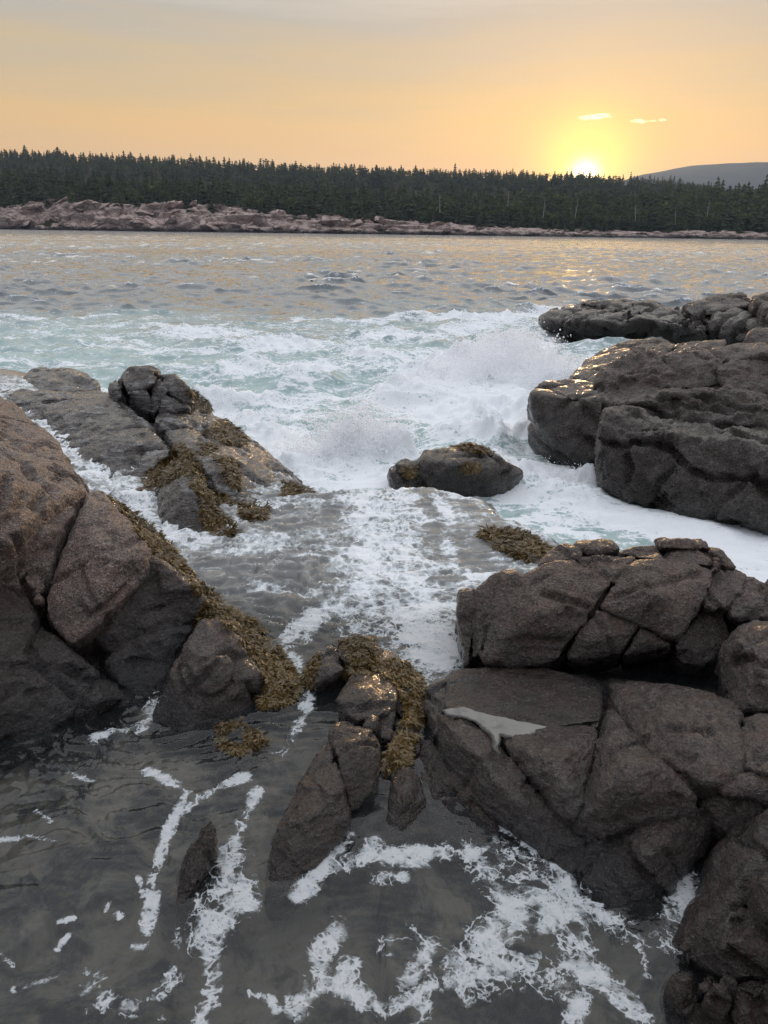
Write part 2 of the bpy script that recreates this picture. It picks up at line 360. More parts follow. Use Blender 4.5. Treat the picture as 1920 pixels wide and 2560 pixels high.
def build_sea():
    rs = [.7]
    while rs[-1] < 470:
        r = rs[-1]
        cap = .0042 * r if r < 45 else .0075 * r
        rs.append(r + min(.0028 * (r * r + 7.3) / 2.7, cap))
    rs = np.array(rs); th = np.linspace(-math.radians(48), math.radians(48), 540)
    RR, TT = np.meshgrid(rs, th, indexing='ij')
    P = np.stack([RR.ravel() * np.sin(TT.ravel()), RR.ravel() * np.cos(TT.ravel())], 1)
    n = len(P); r = RR.ravel(); Y = P[:, 1]
    z, w, sd_ = np.zeros(n), np.zeros(n), np.full(n, -9.0)
    near = r < 24
    z[near], w[near], sd_[near] = water_level(P[near])
    op = 1 - w
    # open-sea chop
    rng = np.random.default_rng(3)
    dz = np.zeros(n); dx = np.zeros(n); dy = np.zeros(n)
    warp = fbm(np.c_[P * .12, np.zeros(n)], 2, 5) * 1.3
    for i in range(64):
        lam = .40 * (3.6 / .40) ** rng.random(); k = 2 * math.pi / lam
        a = rng.normal(0, .75) + math.pi * 1.5 + .25
        amp = .0085 * lam ** .85
        lod = sstep(.7, 2.0, lam / (r * .0075 + 1e-9))
        kx, ky = math.cos(a), math.sin(a)
        ph = k * (P[:, 0] * kx + P[:, 1] * ky) + rng.random() * 6.28 + warp * min(2.0, k * .4)
        s, c = np.sin(ph), np.cos(ph)
        A = amp * lod
        dz += A * s; dx += A * c * kx * 1.1; dy += A * c * ky * 1.1
    gust = .8 + .7 * fbm(np.c_[P * .035, np.zeros(n)], 3, 9)
    amp = op * np.clip(gust, .35, 1.6) * sstep(7, 14, r) * (1 + .5 * sstep(20, 60, r) )
    z += dz * amp
    XY = P.copy(); XY[:, 0] += dx * amp; XY[:, 1] += dy * amp
    # churned zone
    near2 = r < 60
    heap = np.zeros(n); churn = np.zeros(n)
    Pn = P[near2]
    zone = sstep(36, 21, Pn[:, 1] + 6 * fbm(np.c_[Pn * .12, np.zeros(len(Pn))], 3, 31)) * op[near2]
    hp = heap_field(Pn) * op[near2]
    bil = fbm(np.c_[Pn * 1.7, np.full(len(Pn), .3)], 6, 41, .58, 2)
    bil2 = fbm(np.c_[Pn * np.array([.8, 1.3]), np.full(len(Pn), .9)], 5, 61, .55, 1)
    heap[near2] = hp
    z[near2] += hp * (1 + .42 * bil) + .05 * np.clip(hp * 5, 0, 1) * bil + zone * .055 * bil2
    # ripples running over the shelf and the pool
    ns = r < 14
    Ps = P[ns]; wp = fbm(np.c_[Ps * 1.1, np.zeros(len(Ps))], 3, 71)
    q = np.c_[Ps[:, 0] * 1.5 + wp * 1.6, Ps[:, 1] * 8.0 + wp * 2.6, np.zeros(len(Ps))]
    rip = fbm(q, 4, 81, .55, 1)
    q2 = np.c_[Ps[:, 0] * 4 + wp * 3, Ps[:, 1] * 20 + wp * 5, np.zeros(len(Ps))]
    rip2 = fbm(q2, 3, 91, .5, 1)
    far_shelf = sstep(4.4, 6.0, Ps[:, 1])
    left = sstep(.6, -.9, Ps[:, 0]) * 1.5 
    a1 = w[ns] * (.0035 + .030 * far_shelf + .0075 * left * 1.4 * sstep(2.2, 3.2, Ps[:, 1]) * (1 + .8 * far_shelf))
    z[ns] += a1 * rip * .8 + w[ns] * (.0007 + .008 * far_shelf + .0036 * left * sstep(2.4, 3.4, Ps[:, 1])) * rip2
    # foam cover
    foam = np.zeros(n); aer = np.zeros(n)
    foam[ns] = np.maximum(lane_field(Ps, LANES), (.22 + .26 * fbm(np.c_[Ps * np.array([.6, 2.8]), np.full(len(Ps), 7.)], 4, 52)) * sstep(4.4, 5.6, Ps[:, 1])) * w[ns]
    z[ns] += .012 * sstep(.5, .95, foam[ns]) * (1 + .8 * fbm(np.c_[Ps * 9, np.zeros(len(Ps))], 3, 99))  * sstep(4.2, 5.2, Ps[:, 1])
    sl_ = lane_field(Pn, SEA_LANES, True) * op[near2]
    base = zone * np.clip(.30 - .13 * sstep(-.02, -.28, Pn[:, 0] / np.maximum(Pn[:, 1], 1)) + .46 * fbm(np.c_[Pn * np.array([.35, .75]), np.full(len(Pn), 4.)], 4, 51), 0, .62)
    foam[near2] = np.maximum(foam[near2], np.maximum(np.maximum(base, sl_), np.clip(hp * 4.5, 0, 1.0)))
    aer[near2] = zone
    # crests of the chop break white here and there
    foam = np.maximum(foam, .45 * sstep(.13, .22, dz * amp) * sstep(12, 30, r) * sstep(70, 40, r))
    clr = w.copy()
    # the glassy slope of the sill and the swash are less clear than the pool
    clr *= 1 - .55 * sstep(4.3, 6.2, Y)
    idx = np.arange(len(rs) * len(th)).reshape(len(rs), len(th))
    f = np.stack([idx[:-1, :-1].ravel(), idx[:-1, 1:].ravel(), idx[1:, 1:].ravel(), idx[1:, :-1].ravel()], 1)
    me = new_mesh('sea', np.c_[XY, z], f)
    attr(me, 'foam', foam); attr(me, 'aer', aer); attr(me, 'clr', clr); attr(me, 'heap', np.clip(heap * 3, 0, 1))
    m = M('sea water'); Pp = m.pos()
    foam_ = m.attr('foam'); aer_ = m.attr('aer'); clr_ = m.attr('clr')
    warp_ = m.n('VectorMath', 0, {'operation': 'ADD'}, i0=Pp, i1=m.n('VectorMath', 0, {'operation': 'SCALE'}, i0=m.n('TexNoise', 1, None, Vector=Pp, Scale=5.0, Detail=3.0), Scale=.09))
    n1 = m.noise(warp_, 3.2, 7, .62); n2 = m.noise(warp_, 15, 6, .6)
    ed = m.n('TexVoronoi', 0, {'feature': 'DISTANCE_TO_EDGE'}, Vector=warp_, Scale=8.5)
    lace = m.mr(ed, 0.0, .16, 1, 0)
    ed2 = m.n('TexVoronoi', 0, {'feature': 'DISTANCE_TO_EDGE'}, Vector=warp_, Scale=30.0)
    lace2 = m.mr(ed2, 0.0, .2, 1, 0)
    def vein(sc, wd, co=warp_):
        return m.mr(m.math('ABSOLUTE', m.math('SUBTRACT', m.noise(co, sc, 4, .55), .5)), 0.0, wd, 1, 0)
    strm = m.n('VectorMath', 0, {'operation': 'MULTIPLY'}, i0=warp_, i1=(.7, 2.0, 1.0))
    veins = m.math('ADD', m.math('MULTIPLY', vein(.9, .045, strm), .55), m.math('ADD', m.math('MULTIPLY', vein(2.6, .05, strm), .5), m.math('MULTIPLY', vein(7.0, .05), .35)))
    f = m.math('ADD', foam_, m.math('MULTIPLY_ADD', n1, 1.5, -.75))
    nearF = m.mr(clr_, .5, .95)
    nn = m.noise(warp_, 9, 9, .68)
    f = m.math('ADD', f, m.math('MULTIPLY', m.math('SUBTRACT', n2, .5), m.mr(nearF, 0, 1, .85, .3)))
    f = m.math('ADD', f, m.math('MULTIPLY', m.math('SUBTRACT', nn, .5), m.mr(nearF, 0, 1, .0, 1.1)))
    thread = m.math('ADD', vein(4.2, .028), m.math('MULTIPLY', vein(11, .04), .8))
    f = m.math('ADD', f, m.math('MULTIPLY', thread, m.math('MULTIPLY', m.mr(nearF, 0, 1, 0, .26), m.mr(foam_, .02, .3))))
    gate = m.mr(foam_, .12, .5)
    f = m.math('ADD', f, m.math('MULTIPLY', m.math('SUBTRACT', lace, .25), m.math('MULTIPLY', gate, m.mr(nearF, 0, 1, .20, .07))))
    def holes(sc, r0, r1):
        v = m.n('TexVoronoi', 0, {'feature': 'F1'}, Vector=warp_, Scale=sc); return m.mr(v, r0, r1, 1, 0)
    hol = m.math('ADD', m.math('MULTIPLY', holes(9, .16, .34), .20), m.math('ADD', m.math('MULTIPLY', holes(23, .14, .30), .16), m.math('MULTIPLY', holes(60, .12, .3), .20)))
    f = m.math('SUBTRACT', f, m.math('MULTIPLY', m.math('SUBTRACT', hol, .10), gate))
    f = m.math('ADD', f, m.math('MULTIPLY', veins, m.math('MULTIPLY', aer_, .30)))
    film = m.math('MULTIPLY', m.math('MULTIPLY', veins, .40), m.mr(clr_, .9, .5)); f = m.math('ADD', f, film)
    near_ = m.mr(clr_, .5, .95)
    shelf_ = m.math('MULTIPLY', m.mr(clr_, .05, .4), m.math('SUBTRACT', 1.0, near_))
    mask = m.math('MULTIPLY', m.mr(f, m.mr(shelf_, 0, 1, .43, .34), m.mr(shelf_, 0, 1, .74, .86)), m.mr(near_, 0, 1, .96, .60))
    ripple = m.math('ADD', m.noise(Pp, 14, 4, .5), m.math('MULTIPLY', m.noise(Pp, 5, 3, .5), 1.6))
    bw = m.n('Bump', 0, None, Strength=.22, Distance=.02, Height=ripple)
    deep = m.mix(aer_, (.15, .165, .172), m.mix(m.mr(n1, .3, .7), (.31, .42, .405), (.44, .535, .515)))
    open_ = m.n('BsdfDiffuse', 0, None, Color=deep, Normal=bw)
    tr = m.n('BsdfTransparent', 0, None, Color=(.82, .83, .81))
    murk = m.n('BsdfDiffuse', 0, None, Color=(.095, .10, .108))
    pool = m.n('MixShader', 0, None, i0=.10, i1=tr, i2=murk)
    shelf = m.n('BsdfDiffuse', 0, None, Color=m.mix(n1, (.14, .14, .133), (.38, .378, .36)))
    pool = m.n('MixShader', 0, None, i0=m.mr(clr_, .95, .45), i1=pool, i2=m.n('MixShader', 0, None, i0=.75, i1=pool, i2=shelf))
    body = m.n('MixShader', 0, None, i0=clr_, i1=open_, i2=pool)
    body = m.n('MixShader', 0, None, i0=m.mr(clr_, .05, .4), i1=open_, i2=pool)
    dist_ = m.n('VectorMath', 1, {'operation': 'LENGTH'}, i0=Pp)
    gl = m.n('BsdfGlossy', 0, None, Color=(1., 1., 1.), Roughness=m.mr(dist_, 8, 150, .06, .17), Normal=bw)
    fr = m.n('Fresnel', 0, None, IOR=1.34, Normal=bw)
    fr = m.math('MULTIPLY', fr, m.mr(aer_, 0, 1, 1, .6))
    wat = m.n('MixShader', 0, None, i0=fr, i1=body, i2=gl)
    bub = m.n('TexVoronoi', 0, {'feature': 'F1'}, Vector=Pp, Scale=70.0)
    bf = m.n('Bump', 0, None, Strength=.5, Distance=.02, Height=m.math('ADD', m.noise(Pp, 22, 8, .65), m.math('MULTIPLY', bub, .25)))
    wh = m.n('BsdfDiffuse', 0, None, Color=m.mix(m.mr(f, .58, .95), (.66, .71, .72), (.88, .89, .90)), Normal=bf)
    sh = m.n('MixShader', 0, None, i0=mask, i1=wat, i2=wh)
    o = link('sea', me, m.done(sh)); tag(o, 'sea surging white and turquoise between the rocks and over the sill', kind='structure')
    return o
sea = build_sea()

def grid(x0, x1, y0, y1, nx, ny):
    X, Y = np.meshgrid(np.linspace(x0, x1, nx), np.linspace(y0, y1, ny), indexing='ij')
    idx = np.arange(nx * ny).reshape(nx, ny)
    f = np.stack([idx[:-1, :-1].ravel(), idx[1:, :-1].ravel(), idx[1:, 1:].ravel(), idx[:-1, 1:].ravel()], 1)
    return np.stack([X.ravel(), Y.ravel()], 1), f

# rocky bed of the pool and the shelf
P, f = grid(-5, 5, .2, 9.5, 360, 360)
_, w_, s_ = water_level(P)
q = np.c_[P, np.zeros(len(P))]
zb = POOL - .17 + .10 * fbm(q * 1.3, 4, 200) + .16 * worley_facets(q * 2.2, 210) - .10 * sstep(4.5, 2.0, P[:, 1]) - 1.2 * sstep(.2, -.8, s_)
zb = np.minimum(zb, POOL - .05 + .02 * perlin(q * 3, 5))
me = new_mesh('pool_bed', np.c_[P, zb], f)
m = M('pool bed'); Pp = m.pos()
a = m.noise(Pp, 2.6, 6, .65, .4); b = m.noise(Pp, 22, 5, .6)
c = m.mix(m.mr(a, .42, .58), (.05, .052, .056), (.22, .20, .175))
c = m.mix(m.mr(b, .5, .7, 0, .5), c, (.17, .145, .08)); c = m.mix(m.mr(m.noise(Pp, 6, 4, .6), .55, .7, 0, .7), c, (.03, .028, .024))
link('pool_bed', me, m.done(m.n('BsdfDiffuse', 0, None, Color=c))); tag(bpy.data.objects['pool_bed'], 'weedy brown rock bed seen through the shallow pool water', kind='structure')

# ground sheet out to the horizon under everything
me = new_mesh('seabed', [(-9000, -9000, -4), (9000, -9000, -4), (9000, 9000, -4), (-9000, 9000, -4)], [(0, 1, 2, 3)])
m = M('seabed'); link('seabed', me, m.done(m.n('BsdfDiffuse', 0, None, Color=(.05, .06, .06)))); tag(bpy.data.objects['seabed'], kind='structure')

# ------------------------------------------------------------------ far shore
SHORE_Y = 400.0
def shore_y(x): return SHORE_Y + 5 * np.sin(x * .021 + 1) + 3 * np.sin(x * .063)
def top_of_rock(x):                 # height of the bare rock along the shore
    xs = [-300, -205, -190, -160, -125, -95, -70, -55, -40, 0, 30, 60, 100, 150, 210, 320]
    zs = [10, 10.5, 12.5, 15.5, 14.0, 15.5, 12.5, 9.5, 9.0, 7.0, 6.0, 4.5, 3.4, 3.6, 4.2, 5]
    return np.interp(x, xs, zs)
def hill_z(x, y):
    d = y - shore_y(x)
    t = top_of_rock(x)
    front = np.interp(x, [-330, -220, 0, 60, 130, 240, 340], [24, 24, 16.5, 14.0, 14.5, 21, 22])
    back = np.interp(x, [-900, -460, -250, 0, 250, 330, 390, 470], [74, 71, 66, 57, 50, 44, 20, 12])
    z = t * .7 * sstep(0, 16, d) - 1.5 * (1 - sstep(-3, 3, d))
    z = z + (front - t) * sstep(12, 85, d)
    z = z + (back - front) * sstep(230, 500, d)
    return z + .6 * np.sin(x * .11) * np.cos(y * .09) * sstep(8, 20, d)
P, f = grid(-900, 900, 0, 700, 240, 140)
P[:, 1] = 396 + P[:, 1] ** 1.0
me = new_mesh('hill', np.c_[P, hill_z(P[:, 0], P[:, 1])], f)
m = M('forest floor'); c = m.mix(m.mr(m.noise(m.pos(), .2, 4), .4, .6), (.035, .04, .022), (.05, .042, .028))
o = link('hill', me, m.done(m.n('BsdfDiffuse', 0, None, Color=c))); tag(o, 'wooded hill across the water', kind='structure')

# bare granite along the far waterline: a broken slope and the blocks that lie on it
nx, nt = 620, 46
xs = np.linspace(-262, 330, nx); ts = np.linspace(0, 1, nt)
X, T = np.meshgrid(xs, ts, indexing='ij'); X = X.ravel(); T = T.ravel()
top = top_of_rock(X); q = np.c_[X, T * 22, T * top]
edge = 4 * fbm(np.c_[X * .05, np.zeros(len(X)), np.zeros(len(X))], 3, 400)
prof = np.interp(T, [0, .08, .35, .7, .85, 1], [-.15, .05, .55, .98, 1.0, .5])
Yc = shore_y(X) - 2 + edge + T * 20
Zc = top * prof * .86
dsp = worley_facets(q * np.array([.065, .16, .30]), 410) * 5.0 + worley_facets(q * np.array([.20, .35, .7]), 411) * 1.6 + worley_facets(q * np.array([.5, .7, 1.2]), 413) * 1.0 + fbm(q * .5, 3, 412) * .5
k = np.clip(top / 9, .35, 1.1) * sstep(0, .1, T)
Zc += dsp * .55 * k; Yc -= dsp * .9 * k
idx = np.arange(nx * nt).reshape(nx, nt)
f = np.stack([idx[:-1, :-1].ravel(), idx[1:, :-1].ravel(), idx[1:, 1:].ravel(), idx[:-1, 1:].ravel()], 1)
m = M('pale shore granite'); Pp = m.pos(); zc = m.n('SeparateXYZ', 2, None, Vector=Pp)
zc = m.math('ADD', zc, m.math('MULTIPLY_ADD', m.noise(Pp, .25, 4), 5.0, -2.5))
c = m.mix(m.mr(m.noise(Pp, .22, 5, .6), .35, .65), (.40, .29, .25), (.56, .44, .385)); c = m.mix(m.mr(m.noise(Pp, 1.2, 4, .6), .5, .7, 0, .6), c, (.27, .21, .19))
ck = m.n('TexVoronoi', 0, {'feature': 'DISTANCE_TO_EDGE'}, Vector=m.n('Mapping', 0, None, Vector=Pp, Rotation=(.2, .35, 0.), Scale=(.16, .2, .34)), Scale=1.0)
c = m.mix(m.mr(ck, 0, .06, .75, 0), c, (.06, .05, .045))
c = m.mix(m.mr(zc, .6, 2.6, 1, 0), c, (.06, .052, .048))
MAT_SHORE = m.done(m.n('BsdfDiffuse', 0, None, Color=c, Normal=m.n('Bump', 0, None, Strength=.6, Distance=.5, Height=m.noise(Pp, .9, 6, .6))))
sc_ = bpy.data.objects.new('shore_cliff', None); COL.objects.link(sc_); sc_.location = (0, 400, 0)
tag(sc_, 'pale pink granite cliff along the far waterline below the spruce forest', 'cliff')
me = new_mesh('slope', np.c_[X, Yc - 400, Zc], f, False); link('slope', me, MAT_SHORE, sc_)
hulls = []
hg = np.random.default_rng(5)
for i in range(10):
    bm = bmesh.new()
    for j in range(16):
        v = hg.uniform(-1, 1, 3); v[np.argmax(abs(v))] = np.sign(v[np.argmax(abs(v))]) * hg.uniform(.75, 1); bm.verts.new(v)
    r = bmesh.ops.convex_hull(bm, input=list(bm.verts))
    bmesh.ops.delete(bm, geom=list({g for g in r['geom_interior'] + r['geom_unused'] if isinstance(g, bmesh.types.BMVert)}), context='VERTS')
    me = bpy.data.meshes.new('block'); bm.to_mesh(me); bm.free(); me.materials.append(MAT_SHORE); hulls.append(me)
nb = 0
while nb < 170:
    x = hg.uniform(-245, 265); tp = float(top_of_rock(np.array([x]))[0])
    if hg.random() > .35 + tp / 20: continue
    t_ = hg.uniform(.02, .9); i = int((x + 262) / 592 * (nx - 1)) * nt + int(t_ * (nt - 1))
    s = hg.uniform(1.0, 3.0) * (.55 + tp / 22)
    o = link('block', hulls[nb % 10], None, sc_)
    o.location = (x, float(Yc[i]) - 400 - .3, float(Zc[i]) + .02 * s); o.rotation_euler = (hg.normal(0, .25), hg.normal(-.12, .25), hg.uniform(-.6, .6))
    o.scale = (s * hg.uniform(1.1, 2.2), s, s * hg.uniform(.35, .6)); nb += 1

# unseen coast behind the viewer, raised high to block low rear sky light
P, f = grid(-60, 60, -70, .4, 60, 36)
zr = 1.35 + 19.0 * sstep(-1.5, -30, P[:, 1]) + .5 * fbm(np.c_[P * .3, np.zeros(len(P))], 4, 500)
zr = np.where(np.abs(P[:, 0]) > 7, zr, np.minimum(zr, 1.3 + .42 * np.clip(-P[:, 1] - 2, 0, 99)))
zr -= 2.2 * sstep(-1.2, .3, P[:, 1])
m = M('coast rock'); c = m.mix(m.noise(m.pos(), 1.0, 5), (.10, .08, .07), (.22, .17, .15))
o = link('shore', new_mesh('shore', np.c_[P, zr], f), m.done(m.n('BsdfDiffuse', 0, None, Color=c))); tag(o, 'unseen rocky coast behind the viewer, raised to block rear sky light', kind='structure')

# mountain in the haze
P, f = grid(-1400, 4200, 2900, 6200, 150, 60)
xm = np.array([-1400, 400, 900, 1000, 1267, 1485, 1700, 1945, 2100, 2500, 3200, 4200])
zm = np.array([0, 0, 120, 185, 278, 318, 334, 334, 322, 276, 220, 150])
zz = np.interp(P[:, 0], xm, zm) * np.exp(-((P[:, 1] - 4200) / 750) ** 2)
zz += 9 * fbm(np.c_[P * .0022, np.zeros(len(P))], 5, 300) * sstep(20, 200, zz) - 8
me = new_mesh('mountain', np.c_[P, zz], f)
m = M('mountain wood'); c = m.mix(m.mr(m.noise(m.pos(), .02, 5), .4, .6), (.04, .048, .035), (.06, .065, .05))
o = link('mountain', me, m.done(m.n('BsdfDiffuse', 0, None, Color=c))); tag(o, 'low blue grey mountain on the horizon beyond the forest', kind='structure')

# ------------------------------------------------------------------ trees of the far wood
def conifer_mesh(seed, lite=False):
    g = np.random.default_rng(seed); v = []; f = []; mi = []
    H = 1.0; R = g.uniform(.17, .31)
    n = len(v)
    for a in range(4):
        t = a * math.pi / 2; v += [(.012 * math.cos(t), .012 * math.sin(t), -.05), (.003 * math.cos(t), .003 * math.sin(t), .97)]
    for a in range(4):
        p, q = 2 * a, 2 * ((a + 1) % 4); f += [(n + p, n + q, n + q + 1), (n + p, n + q + 1, n + p + 1)]; mi += [1, 1]
    L = 8 if lite else 13
    for i in range(L):
        u = (i + g.random() * .6) / L; zc = .10 + .88 * u
        r = R * (1 - u) ** .8 * g.uniform(.75, 1.2) + .012
        k = 5 if lite else 7; a0 = g.random() * 6.28
        for j in range(k):
            a = a0 + j * 6.283 / k + g.normal(0, .25); rr = r * g.uniform(.6, 1.15); dr = g.uniform(.02, .07) + rr * .25
            ca, sa = math.cos(a), math.sin(a); wd = rr * g.uniform(.35, .55) + .01
            n = len(v)
            v += [(0, 0, zc + .05), (ca * rr * .6 - sa * wd, sa * rr * .6 + ca * wd, zc - dr * .7), (ca * rr, sa * rr, zc - dr), (ca * rr * .6 + sa * wd, sa * rr * .6 - ca * wd, zc - dr * .7)]
            f += [(n, n + 1, n + 2), (n, n + 2, n + 3)]; mi += [0, 0]
    return np.array(v), np.array(f), np.array(mi)
def leafy_mesh(seed, lite=False):
    g = np.random.default_rng(seed); v = []; f = []; mi = []
    for a in range(4):
        t = a * math.pi / 2; v += [(.018 * math.cos(t), .018 * math.sin(t), -.05), (.006 * math.cos(t), .006 * math.sin(t), .7)]
    for a in range(4):
        p, q = 2 * a, 2 * ((a + 1) % 4); f += [(p, q, q + 1), (p, q + 1, p + 1)]; mi += [1, 1]
    cl = [(g.normal(0, .13), g.normal(0, .13), g.uniform(.38, .85), g.uniform(.10, .2)) for _ in range(9)]
    for i in range(70 if lite else 130):
        cx, cy, cz, cr_ = cl[i % 9]
        d = g.normal(size=3); d /= np.linalg.norm(d); p = np.array([cx, cy, cz]) + d * cr_ * g.uniform(.6, 1.05)
        t = np.cross(d, g.normal(size=3)); t /= np.linalg.norm(t); b = np.cross(d, t) + d * g.normal(0, .5); s = g.uniform(.03, .065)
        n = len(v); v += [p - t * s, p + b * s, p + t * s, p - b * s]; f += [(n, n + 1, n + 2), (n, n + 2, n + 3)]; mi += [0, 0]
    return np.array(v), np.array(f), np.array(mi)
def foliage_mat(name, cols):
    m = M(name)
    tone = m.n('Attribute', 2, {'attribute_name': 'tone'}); rnd = m.n('ObjectInfo', 5)
    t = m.math('FRACT', m.math('ADD', tone, rnd))
    nz_ = m.noise(m.pos(), .9, 3)
    c = m.mix(t, cols[0], cols[1]); c = m.mix(m.mr(nz_, .4, .7, 0, .5), c, cols[2])
    d = m.n('BsdfDiffuse', 0, None, Color=c); tl = m.n('BsdfTranslucent', 0, None, Color=c)
    return m.done(m.n('MixShader', 0, None, i0=.25, i1=d, i2=tl))
MAT_CON = foliage_mat('conifer needles', ((.044, .062, .038), (.078, .094, .054), (.105, .108, .06)))
MAT_LEAF = foliage_mat('leafy crown', ((.085, .115, .045), (.125, .14, .06), (.15, .15, .07)))
m = M('bark'); MAT_BARK = m.done(m.n('BsdfDiffuse', 0, None, Color=m.mix(m.noise(m.pos(), 3.0), (.09, .075, .06), (.16, .145, .125))))
rng = np.random.default_rng(11)
spots = []
for x in np.arange(-262, 262, 2.9):                      # the near wood in rows up the slope
    for d in np.r_[np.arange(13, 46, 4.2), np.arange(46, 120, 7.5)]:
        xx = x + rng.uniform(-1.6, 1.6); dd = d + rng.uniform(-2, 2)
        if abs(xx) > (400 + dd) * .56: continue
        if rng.random() < .14: continue
        spots.append((xx, shore_y(xx) + dd, dd))
for x in np.arange(-620, 400, 2.9):                        # the ridge behind
    for d in (380, 405, 425, 445, 465, 485, 500):
        if rng.random() < .2: continue
        spots.append((x + rng.uniform(-2.5, 2.5), shore_y(x) + d + rng.uniform(-10, 10), d))
def tree_size(x, y, d):
    h = rng.normal(10.6, 2.8)
    if d > 300: h = rng.normal(8.6, 1.7) + (4 if rng.random() < .05 else 0)
    if d < 20: h *= .72
    return max(5.0, h)
con = [conifer_mesh(s) for s in range(7)]; lea = [leafy_mesh(s) for s in range(5)]
conl = [conifer_mesh(s, True) for s in range(7)]; leal = [leafy_mesh(s, True) for s in range(5)]
def tree_me(name, geo, mat):
    me = new_mesh(name, geo[0], geo[1], False); me.materials.append(mat); me.materials.append(MAT_BARK)
    me.polygons.foreach_set('material_index', geo[2].astype(np.int32)); attr(me, 'tone', np.zeros(len(geo[0]))); return me
conm = [tree_me('spruce_tree', g, MAT_CON) for g in con]; leam = [tree_me('leafy_tree', g, MAT_LEAF) for g in lea]
spots.sort(key=lambda s: s[2])
front = [s for s in spots if s[2] < 60]; rest_near = [s for s in spots if s[2] >= 60]
pick = set(rng.choice(len(front), 270, replace=False).tolist())
bulk = {0: [], 1: []}
def leafy_here(x, d): return rng.random() < (.30 if (x > 20 and 22 < d < 95) else .12 if 22 < d < 95 else .22 if d > 300 else .03)
for i, (x, y, d) in enumerate(front):
    h = tree_size(x, y, d); lf = leafy_here(x, d); zz = float(hill_z(np.array([x]), np.array([y]))[0]) - .3
    if i in pick:
        o = link('leafy_tree' if lf else 'spruce_tree', (leam if lf else conm)[int(rng.integers(5 if lf else 7))], None)
        o.location = (x, y, zz); o.rotation_euler = (0, 0, rng.uniform(0, 6.28)); s = h * (.78 if lf else 1); o.scale = (s * rng.uniform(.9, 1.5), s * rng.uniform(.9, 1.5), s)
        if lf: tag(o, 'pale green rounded tree among the dark spruces across the water', 'tree', 'rounded leafy trees in the far wood')
        else: tag(o, 'dark pointed spruce in the wood across the water', 'tree', 'spruces at the edge of the far wood')
    else: bulk[lf].append((x, y, zz, h * (.78 if lf else 1)))
for x, y, d in rest_near:
    h = tree_size(x, y, d); lf = leafy_here(x, d); zz = float(hill_z(np.array([x]), np.array([y]))[0]) - .3
    bulk[lf].append((x, y, zz, h * (.78 if lf else 1)))
for lf, geos, mat, nm, lb in ((0, conl, MAT_CON, 'spruce_forest', 'dense dark spruce forest covering the hill across the water'), (1, leal, MAT_LEAF, 'leafy_woodland', 'paler green leafy trees scattered through the far spruce forest')):
    V = []; Fc = []; MI = []; TN = []; off = 0
    for x, y, z, h in bulk[lf]:
        g = geos[int(rng.integers(len(geos)))]; a = rng.uniform(0, 6.28); ca, sa = math.cos(a), math.sin(a); wx = h * rng.uniform(1.0, 1.7) * (1.25 if y > 700 else 1)
        v = g[0]; q = np.c_[(v[:, 0] * ca - v[:, 1] * sa) * wx + x, (v[:, 0] * sa + v[:, 1] * ca) * wx + y, v[:, 2] * h + z]
        V.append(q); Fc.append(g[1] + off); MI.append(g[2]); TN.append(np.full(len(v), rng.random())); off += len(v)
    me = new_mesh(nm, np.concatenate(V), np.concatenate(Fc), False); me.materials.append(mat); me.materials.append(MAT_BARK)
    me.polygons.foreach_set('material_index', np.concatenate(MI).astype(np.int32)); attr(me, 'tone', np.concatenate(TN))
    tag(link(nm, me), lb, kind='stuff')
# ------------------------------------------------------------------ evening air
bm = bmesh.new(); bmesh.ops.create_cube(bm, size=1.0)
for v in bm.verts: v.co = Vector((v.co.x * 20000, v.co.y * 20000, 225 + v.co.z * 460))
me = bpy.data.meshes.new('haze'); bm.to_mesh(me); bm.free()
hm = bpy.data.materials.new('haze'); hm.use_nodes = True; hm.node_tree.nodes.clear()
ho = hm.node_tree.nodes.new('ShaderNodeOutputMaterial'); hv = hm.node_tree.nodes.new('ShaderNodeVolumePrincipled')
hv.inputs['Color'].default_value = (.62, .76, 1.0, 1); hv.inputs['Density'].default_value = HAZE; hv.inputs['Anisotropy'].default_value = .35
hm.node_tree.links.new(hv.outputs[0], ho.inputs['Volume'])
if HAZE: tag(link('haze', me, hm), 'thin evening haze over the bay', kind='stuff')
